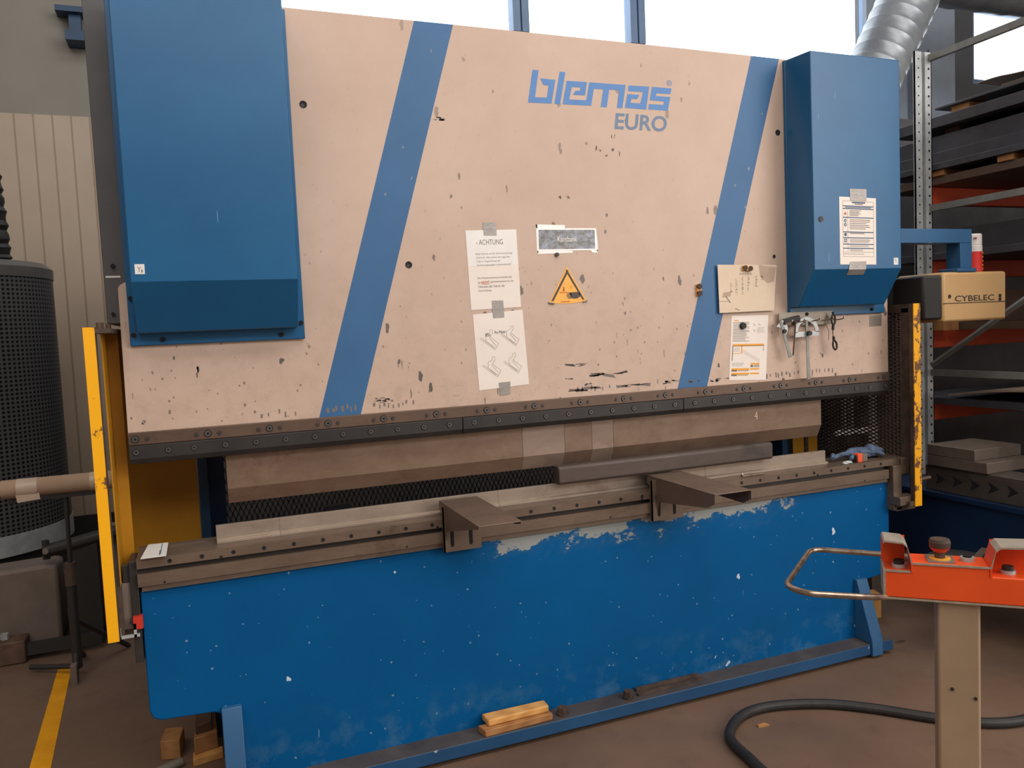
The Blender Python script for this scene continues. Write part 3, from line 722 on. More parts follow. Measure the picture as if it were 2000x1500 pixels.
# Kantbank sign
T, S, body = sheet_thing('name_sign', 'narrow rock patterned sign reading Kantbank taped above the warning triangle', 'sign', [(1.306, 1.997), (1.569, 1.998), (1.569, 1.910), (1.305, 1.908)], mat='film')
pb = B(); S.rect(pb, .028, .07, .972, .93, MT['photo'], .0003); T.part('photo_print', pb, None, body, flat=True)
pb = B(); S.text(pb, 'Kantbank', .335, .61, MT['white'], .087, .022, bold=.004, off=.001); S.rect(pb, .43, .73, .57, .755, MT['tape'], .001); S.rect(pb, .40, .82, .62, .845, MT['tape'], .001)
T.part('printed_text', pb, None, body, flat=True)
for q in ([(1.303, 2.012), (1.309, 2.012), (1.309, 1.9), (1.303, 1.9)], [(1.303, 2.012), (1.43, 2.010), (1.428, 1.997), (1.304, 1.997)], [(1.304, 1.909), (1.46, 1.908), (1.46, 1.9), (1.306, 1.896)], [(1.54, 1.91), (1.574, 1.912), (1.573, 1.9), (1.55, 1.9)], [(1.569, 1.99), (1.574, 1.94), (1.573, 1.905), (1.569, 1.905)]):
    T.part('clear_tape', B().prism(q, 'y', PY, PY - .0004), MT['film'], flat=True)
# warning triangle
T = Thing('warning_sign', 'yellow triangular hand crush warning sticker with bent lower corners', 'warning sign', (1.43, PY, 1.70))
def rounded(pts, r):
    return [(p.x, p.y) for p in round_path([Vector((q[0], q[1])) for q in (pts + pts[:2])], r, 4)[1:-1]]
tri = rounded([(1.431, 1.846), (1.345, 1.701), (1.43, 1.697), (1.515, 1.704)], .006)
body = T.part('sheet', B().prism(tri, 'y', PY, PY - .0008), MT['signyel'], flat=True)
pb = B(); y = PY - .0014
for pl in ([(1.431, 1.834), (1.426, 1.824), (1.356, 1.709), (1.366, 1.709), (1.431, 1.816)], [(1.431, 1.834), (1.431, 1.816), (1.495, 1.711), (1.504, 1.711), (1.436, 1.824)]):
    pb.prism(pl, 'y', PY - .0007, y)
T.part('border', pb, MT['signblk'], body, flat=True)
pb = B()
pb.prism([(1.436, 1.741), (1.474, 1.743), (1.478, 1.739), (1.485, 1.739), (1.485, 1.722), (1.478, 1.722), (1.474, 1.717), (1.455, 1.716), (1.447, 1.72)], 'y', PY - .0007, y, MT['signblk'])
for i in range(4): pb.prism([(1.447, 1.738 - .0055 * i), (1.423 + .003 * abs(i - 1.2), 1.737 - .0055 * i), (1.422 + .003 * abs(i - 1.2), 1.7345 - .0055 * i), (1.447, 1.734 - .0055 * i)], 'y', PY - .0007, y, MT['signblk'])
pb.box(1.395, 1.437, y, PY - .0007, 1.7405, 1.7435, MT['inkred']); pb.box(1.398, 1.438, y, PY - .0007, 1.704, 1.707, MT['inkred'])
pb.prism([(1.410, 1.764), (1.416, 1.764), (1.416, 1.752), (1.419, 1.752), (1.413, 1.745), (1.407, 1.752), (1.410, 1.752)], 'y', PY - .0007, y, MT['inkred'])
pb.prism([(1.44, 1.768), (1.452, 1.771), (1.45, 1.757), (1.446, 1.754)], 'y', PY - .0007, y, MT['inkor'])
T.part('pictogram', pb, None, body, flat=True)
cb = B().cyl((1.343, PY - .003, 1.703), (1.368, PY - .004, 1.699), .0035, None, 10).cyl((1.497, PY - .003, 1.702), (1.516, PY - .003, 1.707), .003, None, 10).cyl((1.431, PY - .002, 1.828), (1.431, PY - .0035, 1.832), .004, None, 10)
T.part('curled_corner', cb, MT['greyplastic'], body)
# old stained sheet held by a magnet
T, S, body = sheet_thing('handwritten_sheet', 'yellowed stained sheet with faint columns of handwriting hanging over the right stripe', 'sheet', [(2.146, 1.843), (2.462, 1.838), (2.442, 1.636), (2.150, 1.634)], .012, 'oldpaper')
pb = B()
S.poly(pb, [(.69, .0), (.99, .05), (.97, .36), (.86, .4), (.72, .25)], MT['stain']); S.poly(pb, [(.08, .58), (.22, .56), (.2, .66), (.06, .68)], MT['stain'])
for u, v0, v1 in ((.2, .38, .6), (.29, .3, .62), (.4, .26, .66), (.5, .26, .6), (.64, .24, .5), (.74, .24, .36)):
    n = int((v1 - v0) / .035)
    for i in range(n): S.rect(pb, u, v0 + i * .035, u + random.uniform(.015, .04), v0 + i * .035 + .016, MT['stain'] if random.random() < .45 else MT['ink'])
for i in range(5): S.rect(pb, .36 + i * .045, .185, .36 + i * .045 + .03, .2, MT['ink'])
S.line(pb, (.12, .66), (.2, .8), .004, MT['ink']); S.line(pb, (.0, .76), (.17, .76), .0015, MT['ink']); S.line(pb, (.28, .92), (.36, .96), .003, MT['ink'])
T.part('handwriting', pb, None, body, flat=True)
# data sheet with yellow table
T, S, body = sheet_thing('data_sheet', 'white data sheet with yellow tables hung under the stained handwritten sheet', 'sheet', [(2.222, 1.620), (2.421, 1.617), (2.399, 1.326), (2.200, 1.337)])
pb = B()
S.rect(pb, .07, .065, .2, .08, MT['inkor']); S.textlines(pb, .05, .5, .1, .41, 17, MT['ink'], .35, .3)
for u, v in ((.6, .13), (.74, .13), (.6, .22)): S.line(pb, (u, v), (u + .05, v + .03), .004, MT['tape'])
S.textlines(pb, .7, .92, .19, .28, 5, MT['tape'], .3, .3)
S.rect(pb, .05, .44, .91, .465, MT['inkor']); S.rect(pb, .05, .465, .91, .475, MT['ink']); S.rect(pb, .29, .465, .32, .58, MT['inkor']); S.rect(pb, .05, .475, .07, .70, MT['ink']); S.rect(pb, .89, .475, .91, .55, MT['tape'])
for i in range(6): S.rect(pb, .06 + .04 * i, .578, .085 + .04 * i, .592, MT['inkor'])
for i in range(6): S.rect(pb, .09 + .03 * i, .49, .098 + .03 * i, .56, MT['tape'])
for i in range(13): S.rect(pb, .34 + .037 * i, .52 + .013 * i, .345 + .037 * i, .585 + .012 * i, MT['ink'])
S.textlines(pb, .05, .4, .73, .79, 4, MT['tape'], .3, .2)
S.rect(pb, .56, .735, .80, .76, MT['inkor']); S.rect(pb, .56, .765, .63, .80, MT['ink']); S.rect(pb, .65, .765, .80, .80, MT['tape'])
for v in (.815, .885): S.rect(pb, .05, v, .53, v + .03, MT['inkor']); S.rect(pb, .56, v, .80, v + .025, MT['inkor']); S.rect(pb, .05, v + .026, .2, v + .05, MT['ink']); S.rect(pb, .22, v + .032, .5, v + .045, MT['tape'])
T.part('printed_tables', pb, None, body, flat=True)
# instruction sheet on the right cover
T, S, body = sheet_thing('instruction_sheet', 'white safety instruction sheet with blue headings taped to the right blue cover', 'notice', [(2.674, 2.117), (2.884, 2.113), (2.881, 1.820), (2.674, 1.823)], -.1472)
pb = B()
for a, c in (((.09, .06), (.93, .06)), ((.09, .06), (.09, .88)), ((.93, .06), (.93, .88)), ((.09, .88), (.93, .88)), ((.22, .18), (.22, .80)), ((.09, .815), (.93, .815))): S.line(pb, a, c, .0012, MT['ink'])
for v in (.125, .165, .295, .51, .595, .69, .752): S.rect(pb, .09, v, .93, v + .014, MT['inkbl'])
S.rect(pb, .15, .145, .86, .158, MT['inkbl']); S.rect(pb, .34, .068, .70, .088, MT['inkbl']); S.rect(pb, .41, .095, .64, .108, MT['ink'])
S.textlines(pb, .27, .60, .195, .285, 6, MT['ink'], .45, .3); S.textlines(pb, .27, .92, .33, .49, 6, MT['ink'], .35, .35)
S.textlines(pb, .27, .75, .53, .57, 1, MT['ink'], .3, .2); S.textlines(pb, .27, .9, .625, .68, 4, MT['ink'], .35, .4); S.textlines(pb, .27, .9, .715, .745, 2, MT['ink'], .35, .2); S.textlines(pb, .27, .7, .775, .81, 2, MT['ink'], .35, .2)
S.textlines(pb, .1, .85, .84, .86, 1, MT['ink'], .3, .3)
def disc(u, v, r, m):
    S.poly(pb, [(u + r * math.cos(t * PI / 8), v + r * .7 * math.sin(t * PI / 8)) for t in range(16)], m)
for v in (.35, .41, .555): disc(.155, v, .036, MT['inkbl'])
S.poly(pb, [(.155, .215), (.195, .26), (.115, .26)], MT['inkred']); S.rect(pb, .12, .62, .19, .67, MT['inkbl'])
S.rect(pb, .148, .627, .162, .663, MT['paper'], .0006); S.rect(pb, .13, .64, .18, .65, MT['paper'], .0006)
for v in (.34, .40): S.rect(pb, .145, v, .168, v + .022, MT['paper'], .0006)
T.part('printed_text', pb, None, body, flat=True)
tape_piece(T, [(2.733, 2.152), (2.829, 2.152), (2.829, 2.100), (2.735, 2.100)], -.1472)
b_ = B().prism([(2.728, 1.834), (2.823, 1.836), (2.820, 1.804), (2.722, 1.804)], 'y', -.1484, -.149)
b_.prism([(-.149, 1.804), (-.1492, 1.8), (-.133, 1.777), (-.1322, 1.7778), (-.1484, 1.803)], 'x', 2.722, 2.82)
T.part('tape', b_, MT['tape'], label='strip of silver tape')
# magnets
def magnet_block(name, x, y, z, ang, label, sx=.05, sz=.024):
    b = B().cyl((-sx * .3, -.006, 0), (-sx * .3, -.016, 0), sz / 2, MT['rust'], 14).cyl((sx * .3, -.006, 0), (sx * .3, -.016, 0), sz / 2, MT['rust'], 14).box(-sx * .5, sx * .5, -.012, 0, -sz * .42, sz * .42, MT['signyel'])
    o = single(name, b, None, label, 'magnet'); o.location = (x, y, z); o.rotation_euler = (0, ang, 0); return o
magnet_block('magnet', 2.296, .0105, 1.825, .12, 'yellow brass coloured magnet holding the stained handwritten sheet', .046, .022)
magnet_block('magnet', 2.052, RY, 1.737, 1.55, 'small upright yellow magnet on the right stripe beside the stained sheet', .048, .024)
o = single('round_magnet', B().cyl((0, 0, 0), (0, -.012, 0), .0155, None, 24, .013), MT['rubber'], 'round black magnet holding the yellow tabled data sheet', 'magnet'); o.location = (2.278, PY - .0015, 1.574)
o = single('sign_stud', B().cyl((0, 0, 0), (0, -.008, 0), .008, None, 14), MT['clamp'], 'small dark stud just below the Kantbank sign', 'stud'); o.location = (1.388, PY, 1.893)
# tool rack and hung tools
T = Thing('tool_rack', 'grey hook strip hung with measuring tools under the right cover', 'tool rack', (2.61, RY, 1.57))
T.part('plate', B().prism([(2.465, 1.624), (2.772, 1.624), (2.762, 1.562), (2.462, 1.567)], 'y', .007, .004), MT['greyplastic'])
T.part('screw', B().cyl((2.62, .004, 1.613), (2.62, .0, 1.613), .008, None, 12), MT['black'])
def hook(x, z):
    T.part('hook', B().tube(smooth_path([(x, .004, z - .006), (x, -.02, z - .007), (x + .01, -.045, z - .002), (x + .012, -.048, z + .01)], 5), .003, None, 8), MT['chrome'])
for x, z in ((2.48, 1.580), (2.548, 1.585), (2.635, 1.588), (2.712, 1.588), (2.775, 1.588)): hook(x, z)
T = Thing('protractor', 'small steel protractor with a short arm on the leftmost rack hook', 'protractor', (2.48, 0, 1.42))
y0, y1 = -.012, -.016
fan = [(2.432, 1.563), (2.462, 1.590)] + arcpts((2.452, 1.552), .042, 1.1, -.9, 8) + [(2.462, 1.528)] + arcpts((2.452, 1.552), .026, -.7, .5, 6)[:-1] + [(2.452, 1.558)]
T.part('scale', B().prism(fan, 'y', y0, y1), MT['galv'])
T.part('arm', B().prism([(2.448, 1.585), (2.462, 1.585), (2.512, 1.424), (2.495, 1.420)], 'y', y1, y1 - .003), MT['galvdk'])
T.part('knob', B().cyl((2.468, y1 - .003, 1.541), (2.468, y1 - .014, 1.541), .009, None, 14), MT['rubber'])
T = Thing('protractor', 'larger steel protractor with half round scale and long straight blade on the rack', 'protractor', (2.6, 0, 1.315))
outer = [(2.528, 1.517), (2.668, 1.520)] + arcpts((2.598, 1.530), .070, -.05, PI + .05, 18)
b = B()
n = 18
oo = [(2.600 + .070 * math.cos(PI * i / n), 1.530 + .070 * math.sin(PI * i / n)) for i in range(n + 1)]
ii = [(2.600 + .050 * math.cos(PI * i / n), 1.532 + .050 * math.sin(PI * i / n)) for i in range(n + 1)]
for i in range(n): b.prism([oo[i], oo[i + 1], ii[i + 1], ii[i]], 'y', -.012, -.016)
b.prism([(2.530, 1.534), (2.670, 1.534), (2.670, 1.514), (2.530, 1.510)], 'y', -.012, -.016)
T.part('scale', b, MT['galv'])
T.part('blade', B().prism([(2.592, 1.588), (2.604, 1.588), (2.614, 1.318), (2.596, 1.316)], 'y', -.0165, -.02), MT['galvdk'])
T.part('knob', B().cyl((2.605, -.02, 1.526), (2.605, -.034, 1.526), .011, None, 16), MT['rubber'])
T = Thing('brush', 'dark brush handle lying across the left rack hooks', 'brush', (2.51, -.01, 1.57))
T.part('handle', B().prism([(2.468, 1.570), (2.474, 1.594), (2.49, 1.597), (2.558, 1.610), (2.564, 1.583), (2.53, 1.575)], 'y', -.004, -.022), MT['rubber'], bev=.004)
T = Thing('scriber', 'thin steel rod hanging between the two protractors', 'rod', (2.525, 0, 1.43))
T.part('rod', B().cyl((2.527, -.03, 1.584), (2.524, -.012, 1.430), .0035, None, 10), MT['strip'])
T = Thing('wire_snips', 'black handled snips hanging from the rightmost rack hook', 'snips', (2.75, 0, 1.45))
def loop(cx_, cz_, rx, rz, ang, n=18):
    out = []
    for i in range(n):
        t = 2 * PI * i / n; a, c = rx * math.cos(t), rz * math.sin(t)
        out.append((cx_ + a * math.cos(ang) - c * math.sin(ang), -.02, cz_ + a * math.sin(ang) + c * math.cos(ang)))
    return out
T.part('grip', B().tube(loop(2.752, 1.582, .010, .024, 0), .0045, None, 8, True).tube([(2.749, -.02, 1.618), (2.752, -.02, 1.6)], .005, None, 8).tube([(2.75, -.02, 1.56), (2.748, -.02, 1.535)], .006, None, 8), MT['rubber'])
T.part('grip', B().tube(loop(2.758, 1.465, .011, .021, .2), .0045, None, 8, True).tube([(2.751, -.02, 1.505), (2.753, -.02, 1.483)], .006, None, 8), MT['rubber'])
T.part('blade', B().tube([(2.748, -.02, 1.537), (2.746, -.02, 1.52), (2.751, -.02, 1.503)], .003, None, 8), MT['chrome'])
T.part('cord', B().tube(smooth_path([(2.752, -.015, 1.60), (2.724, -.008, 1.56), (2.735, -.008, 1.53), (2.733, -.008, 1.49)], 6), .002, None, 6), MT['greyplastic'])
# spray can on the control housing
T = Thing('spray_can', 'red and white spray can standing on the beige control housing', 'spray can', (3.61, .0, 1.783))
c = (3.63, -.03, 1.783)
T.part('body', B().lathe([(.040, 0), (.043, .004), (.043, .095), (.043, .1)], c, MT['canred']).lathe([(.0432, .1), (.0432, .128), (.041, .132)], c, MT['canwhite']), None)
T.part('cap', B().lathe([(.042, .133), (.042, .18), (.039, .187), (.03, .188)], c, MT['canwhite']), None)
T.part('spot', B().lathe([(.0005, 0), (.009, .001), (.009, .004), (.0005, .006)], (c[0] - .024, c[1] - .036, c[2] + .163), MT['redplastic'], 10), None)
pb = B()
for i, z in enumerate((.012, .03, .05, .07, .09)): pb.box(c[0] + .022, c[0] + .030, c[1] - .0350, c[1] - .030, c[2] + z, c[2] + z + .008)
T.part('label_print', pb, MT['inkor'])

# ================================================================== THINGS ON THE TABLE
def support(label, x0, x1, m0, m1, y1, fh):
    T = Thing('support_arm', label, 'support arm', ((x0 + x1) / 2, -.06, .785), 'sheet support arms on the table rail')
    tz = .966
    T.part('top_plate', B().box(x0, x1, y1, .012, tz - .004, tz), MT['bracket'], bev=.0015)
    prof = [(.012, tz - .004), (y1, tz - .004), (y1, tz - .004 - fh), (y1 + .05, tz - .012 - fh * 1.6), (-.075, .865), (-.052, .80), (-.052, .92), (.012, .93)]
    T.part('side_flange', B().prism(prof, 'x', x0, x0 + .004), MT['bracket'])
    T.part('side_flange', B().prism(prof[:4] + [(-.06, .91), (.012, .93)], 'x', x1 - .004, x1), MT['bracket'])
    mp = B().box(m0, m1, -.062, -.056, .784, .955)
    mp.box(m0, m0 + .005, -.062, -.046, .784, .955)
    p = T.part('mount_plate', mp, MT['bracket'])
    w_ = m1 - m0
    for k in (.22, .72):
        u = m0 + w_ * k
        T.part('slot', B().prism(arcpts((u, .872), .007, 0, PI, 6) + arcpts((u, .808), .007, PI, 2 * PI, 6), 'y', -.0615, -.0626), MT['black'], p)
    T.part('bolt', B().cyl((m0 + w_ * .17, -.062, .888), (m0 + w_ * .17, -.070, .888), .010, MT['screw'], 16).cyl((m0 + w_ * .17, -.07, .888), (m0 + w_ * .17, -.0705, .888), .004, MT['black'], 6), None, p)
support('left steel sheet support arm clamped to the table rail near the press middle', .847, 1.0, .838, .985, -.45, .006)
support('right steel sheet support arm clamped to the table rail under the dark bar', 1.758, 1.925, 1.735, 1.885, -.465, .03)
b = B()
prof = [(-.006, 1.036), (.004, 1.046), (.04, 1.046), (.046, 1.04), (.046, .978), (.04, .970), (.002, .970), (-.006, .978)]
b.prism(prof, 'x', 1.345, 2.405)
single('steel_bar', b, MT['bar'], 'long dark steel bar lying on top of the die under the punches', 'steel bar', (1.87, .02, .969), .006)
T = Thing('printed_strip', 'white printed card lying on the left end of the table', 'card', (-.14, 0, .913))
T.part('card', B().prism([(-.172, .125), (-.108, .118), (-.108, -.068), (-.185, -.066)], 'z', .9135, .915), MT['white'])
T.part('print', B().box(-.131, -.1285, -.05, .02, .9151, .9155).box(-.128, -.1255, -.04, .11, .9151, .9155), MT['inkbl'])
single('hex_key', B().tube(round_path([(2.22, -.028, .924), (2.22, -.014, .912), (2.32, -.012, .911), (2.345, -.012, .911)], .008), .0042, None, 8), MT['chrome'], 'bright steel hex key lying on the table right of the die stamp', 'hex key')
T = Thing('work_glove', 'crumpled blue grey work gloves on the right end of the table', 'gloves', (2.96, .04, .907))
def blob(b, c, rx, ry, rz, seed, m=None, rot=0.):
    r = random.Random(seed); bm = bmesh.new(); bmesh.ops.create_icosphere(bm, subdivisions=3, radius=1)
    ph = [r.uniform(0, 6) for _ in range(6)]
    for v in bm.verts:
        k = 1 + .16 * math.sin(3 * v.co.x + ph[0]) * math.sin(4 * v.co.y + ph[1]) + .1 * math.sin(7 * v.co.z + 5 * v.co.x + ph[2])
        p = Vector((v.co.x * rx * k, v.co.y * ry * k, max(v.co.z, -.55) * rz * k + .55 * rz)); p.rotate(Matrix.Rotation(rot, 3, 'Z')); v.co = p + Vector(c)
    me = bpy.data.meshes.new('b'); bm.to_mesh(me); bm.free(); b.addmesh(me, m); bpy.data.meshes.remove(me); return b
T.part('palm', blob(blob(B(), (2.97, .06, .920), .085, .045, .026, 1), (3.045, .05, .920), .045, .05, .03, 4), MT['glove'])
for (a, c2, r_) in (((2.91, .05, .932), (2.80, .045, .928), .012), ((2.93, .02, .932), (2.85, -.012, .926), .011), ((2.99, .03, .93), (3.06, -.005, .926), .011), ((2.83, .08, .93), (2.78, .03, .927), .011)):
    T.part('finger', B().tube(smooth_path([a, ((a[0] + c2[0]) / 2, (a[1] + c2[1]) / 2, .938), c2], 5), lambda t, r_=r_: r_ * (1 - .2 * t), None, 10), MT['glove'])
T = Thing('tape_measure', 'orange and grey tape measure in front of the work gloves', 'tape measure', (2.90, -.02, .907))
T.part('case', B().box(2.876, 2.905, -.03, .0, .9075, .948, MT['tapeor']).box(2.905, 2.935, -.03, .0, .9075, .945, MT['greybox']).box(2.87, 2.876, -.028, -.002, .9075, .94, MT['rubber']), None, bev=.003)
T = Thing('scrap_piece', 'small pale rounded offcut left of the tape measure', 'offcut', (2.83, -.03, .907))
T.part('piece', blob(B(), (2.822, -.018, .9075), .03, .012, .008, 9), MT['galv'])

# ================================================================== PLANKS AND LOOSE PIECES AT THE FOOT RAIL
single('wood_plank', B().prism([(.935, -.06), (.947, -.114), (1.232, -.102), (1.226, -.05)], 'z', .0685, .094), MT['wood2'], 'brown wooden plank lying directly on the blue foot rail', 'plank', (1.08, -.08, .0685), .003, 'planks on the foot rail')
single('wood_plank', B().prism([(.962, -.028), (.968, -.092), (1.224, -.086), (1.226, -.03)], 'z', .0945, .121), MT['wood'], 'pale wooden plank on top of the brown plank on the foot rail', 'plank', (1.09, -.06, .0945), .006, 'planks on the foot rail')
single('flat_bar', B().prism([(1.625, -.07), (1.63, -.085), (1.95, -.075), (1.95, -.063)], 'z', .069, .078).prism([(1.64, -.048), (1.95, -.046), (1.95, -.03), (1.64, -.032)], 'z', .069, .083), MT['rust'], 'dark flat steel strips lying on the foot rail beside the levelling bolt', 'flat bar', (1.8, -.06, .069))
# blocks at the left notch
def block(name, pts, z0, z1, m, label, cat='wood block', group='wood blocks under the left notch'):
    c = (sum(p[0] for p in pts) / len(pts), sum(p[1] for p in pts) / len(pts), z0)
    return single(name, B().prism(pts, 'z', z0, z1), MT[m], label, cat, c, .003, group)
block('wood_block', [(-.205, .41), (-.135, .39), (-.120, .5), (-.19, .52)], .0, .075, 'wood2', 'square wooden block on the floor farthest left under the notch')
block('wood_block', [(-.088, .30), (.02, .32), (.02, .36), (-.088, .36)], .0, .03, 'wood', 'thin pale wooden slat at the bottom of the notch stack')
block('wood_block', [(-.082, .33), (.004, .35), (.0, .48), (-.07, .48)], .03, .095, 'wood2', 'reddish wooden beam on top of the pale slat in the notch', )
block('steel_beam', [(-.075, .36), (-.015, .37), (-.005, 1.0), (-.06, 1.0)], .095, .13, 'wooddk', 'dark beam lying on the wood pile behind the notch', 'beam')
single('steel_tube', B().cyl((-.42, .20, .018), (-.13, .33, .018), .016, None, 16), MT['greyplastic'], 'grey steel tube on the floor in front of the wood blocks', 'tube', (-.28, .26, 0))
# pile beyond the right gusset
block('wood_block', [(3.22, .25), (3.285, .235), (3.31, .31), (3.245, .325)], .0, .13, 'wood', 'upright pale wooden block beyond the right gusset', group='wood behind the right gusset')
block('wood_block', [(3.17, .30), (3.24, .33), (3.26, .45), (3.19, .45)], .06, .2, 'wood2', 'orange brown wooden block behind the pale upright one', group='wood behind the right gusset')
block('wood_block', [(3.16, .32), (3.25, .34), (3.27, .5), (3.18, .5)], .0, .06, 'wooddk', 'dark wooden base block at the bottom behind the gusset', group='wood behind the right gusset')
T = Thing('pipe_offcut', 'grey steel pipe pieces leaning on the wood behind the right gusset', 'pipe', (3.25, .5, 0))
T.part('pipe', B().cyl((3.20, .64, .0), (3.19, .60, .30), .05, None, 20), MT['greybox'])
T.part('plate', B().prism([(3.28, .27), (3.36, .31), (3.40, .27), (3.31, .24)], 'y', .53, .54), MT['table'])
T.part('channel', B().box(3.32, 3.34, .40, .5, .0, .27).box(3.39, 3.41, .40, .5, .0, .27).box(3.32, 3.41, .49, .5, .0, .27), MT['greybox'])
single('metal_offcut', B().prism([(3.085, -.035), (3.09, -.05), (3.14, -.045), (3.135, -.03)], 'z', .0, .006), MT['chrome'], 'tiny bright metal offcut on the floor right of the foot rail', 'offcut', (3.11, -.04, 0))

# ================================================================== PEDAL CONSOLE
P0 = Vector((1.58, -1.407)); EX = Vector((.733, -.680)); EY = Vector((.680, .733))
ang = math.atan2(EX.y, EX.x)
T = Thing('operator_console', 'orange two hand operating console on a beige pole in the right foreground', 'console', (P0.x, P0.y, 0)); T.o.rotation_euler = (0, 0, ang)
T.loc = (0, 0, 0)   # parts in console coordinates: s along the front, d to the back, z up
L_ = .50; D_ = .092; ZB = .900
bd = B().prism([(0, ZB), (L_, ZB), (L_, ZB + .066), (.228, ZB + .066), (.228, ZB + .088), (.062, ZB + .088), (.062, ZB + .066), (0, ZB + .066)], 'y', 0, D_, MT['corange'])
body = T.part('console_body', bd, None, bev=.003)
T.part('front_trim', B().box(-.003, L_, -.003, 0.0, ZB - .004, ZB).box(-.003, .003, -.0025, D_, ZB, ZB + .068).box(.0, .058, -.002, .003, ZB + .064, ZB + .069), MT['cedge2'], body)
T.part('deck_trim', B().box(.062, .228, -.002, .002, ZB + .085, ZB + .0895), MT['cedge2'], body)
def hood(s0, s1, right):
    zt = ZB + .142; zb = ZB + .086; t = .004
    pts = [(s0, zt - .004), (s0 + .003, zt), (s1 - .022, zt - .003), (s1 - .012, zt - .012), (s1, zb)]
    if right: pts = [(s0 + s1 - x, z) for x, z in pts]
    off = [(x, z - t) for x, z in pts]
    if right: off[-1] = (pts[-1][0] + t, pts[-1][1])
    else: off[-1] = (pts[-1][0] - t, pts[-1][1])
    h = B()
    for i in range(len(pts) - 1):
        mm = MT['chood'] if i < 3 else MT['corange']
        h.prism([pts[i], pts[i + 1], off[i + 1], off[i]], 'y', .0, .084, mm)
        h.prism([pts[i], pts[i + 1], off[i + 1], off[i]], 'y', -.002, .0, MT['cedge2'])
    e = s0 if not right else s1
    xs = (s0, s1 - .012)
    if right: xs = (s0 + .012, s1)
    h.box(xs[0], xs[1], .080, .084, ZB + .066, zt - .006, MT['corange'])
    h.box(*( (s1 - .004, s1) if not right else (s0, s0 + .004)), -.002, .086, ZB + .064, zb, MT['cedge2'] if False else MT['corange'])
    return h
T.part('button_hood', hood(-.002, .064, False), None, body)
T.part('button_hood', hood(.228, .36, True), None, body)
def button(s, d, z):
    return B().cyl((s, d, z), (s, d, z + .008), .0165, MT['galv'], 20).cyl((s, d, z + .008), (s, d, z + .018), .0125, MT['rubber'], 16)
T.part('push_button', button(.036, .042, ZB + .066), None, body); T.part('push_button', button(.272, .042, ZB + .066), None, body)
T.part('push_button', B().cyl((.188, .05, ZB + .088), (.188, .05, ZB + .098), .016, MT['galv'], 20).cyl((.188, .05, ZB + .098), (.188, .05, ZB + .102), .010, MT['black'], 14), None, body)
es = T.part('emergency_stop', B().lathe([(.012, 0), (.012, .016), (.015, .020), (.018, .027), (.0235, .031), (.0245, .043), (.022, .050), (.010, .048)], (.128, .048, ZB + .090), MT['rust'], 24), None, body)
T.part('stop_plate', B().box(.098, .158, .016, .080, ZB + .088, ZB + .091), MT['greyplastic'], es)
T.part('stop_ring', B().cyl((.128, .048, ZB + .091), (.128, .048, ZB + .0935), .024, None, 24), MT['signyel'], es)
T.part('stop_collar', B().lathe([(.0145, .109), (.0195, .114), (.0235, .1195), (.016, .121)], (.128, .048, ZB), MT['redplastic'], 24), None, es)
T.part('pole', B().box(.118, .210, .010, .086, .012, ZB - .004), MT['pole'], bev=.006)
T.part('pole_plate', B().box(.06, .28, -.06, .24, 0, .012), MT['pole'])
T.part('pole_screw', B().cyl((.148, .011, .678), (.148, .007, .678), .004, None, 12).cyl((.198, .011, .66), (.198, .007, .66), .004, None, 12), MT['clamp'])
loc_ = lambda x, y: (Vector((x, y)) - P0)
def cl(x, y): q = loc_(x, y); return (q.dot(EX), q.dot(EY), ZB)
hp = [cl(1.885, -1.19), cl(1.711, -1.000), cl(1.425, -1.240), cl(1.565, -1.415), ]
hp = [(.07, .30, ZB - .006), (-.20, .31, ZB), (-.235, .02, ZB), (-.02, .0, ZB), (.04, .05, ZB - .012)]
hp = [cl(1.80, -1.46), cl(1.92, -1.225), cl(1.715, -1.003), cl(1.423, -1.232), cl(1.428, -1.305), cl(1.555, -1.408), cl(1.66, -1.40)]
hp = [(p[0], p[1], ZB + .002 if 0 < i < 6 else ZB - .012) for i, p in enumerate(hp)]
T.part('handle', B().tube(round_path(hp, .045, 8), 0.0078, None, 12), MT['chrome'], label='bent steel tube handle')

# floor cable
pts = [(1.80, -1.1, .02), (1.775, -.75, .02), (1.785, -.60, .02), (1.815, -.44, .02), (1.945, -.33, .02), (2.10, -.31, .02), (2.30, -.382, .02), (2.452, -.50, .02), (2.613, -.675, .02), (2.76, -.79, .02), (2.93, -.83, .02), (3.2, -.80, .02), (3.5, -.6, .02)]
single('floor_cable', B().tube(smooth_path(pts, 10), .0195, None, 14), MT['rubber'], 'thick black rubber cable curling over the floor at right', 'cable', (2.2, -.5, 0))

# ================================================================== LEFT BACKGROUND
T = Thing('filter_drum', 'tall grey perforated filter drum standing by the ribbed wall', 'filter drum', (-1.34, 2.8, 0))
fc = (-1.34, 2.8, 0); fr_ = .55
T.part('drum', B().lathe([(fr_, .56), (fr_, 2.04)], fc, None, 96), MT['perf'])
T.part('rim', B().lathe([(fr_ + .006, 2.04), (fr_ + .008, 2.10), (fr_ - .03, 2.135), (.2, 2.14)], fc, None, 64), mottled('rim_grey', (112, 108, 106), (98, 94, 92), 6, .4, .3))
T.part('bottom_band', B().lathe([(fr_ + .006, .44), (fr_ + .006, .56)], fc, None, 64), MT['galv'])
T.part('base', B().lathe([(fr_ - .02, .0), (fr_ - .02, .44)], fc, None, 48), MT['bezel'])
hb = B()
pth = smooth_path([(-1.07, 2.6, 2.13), (-1.08, 2.58, 2.5), (-1.12, 2.6, 2.9), (-1.3, 2.7, 3.2)], 16)
hb.tube(pth, lambda t: .11 + .008 * math.sin(t * 190), None, 20)
T.part('air_hose', hb, MT['rubber'], label='dark ribbed air hose')
T = Thing('grey_cabinet', 'low grey cabinet block in front of the filter drum foot', 'cabinet', (-1.1, 2.2, 0))
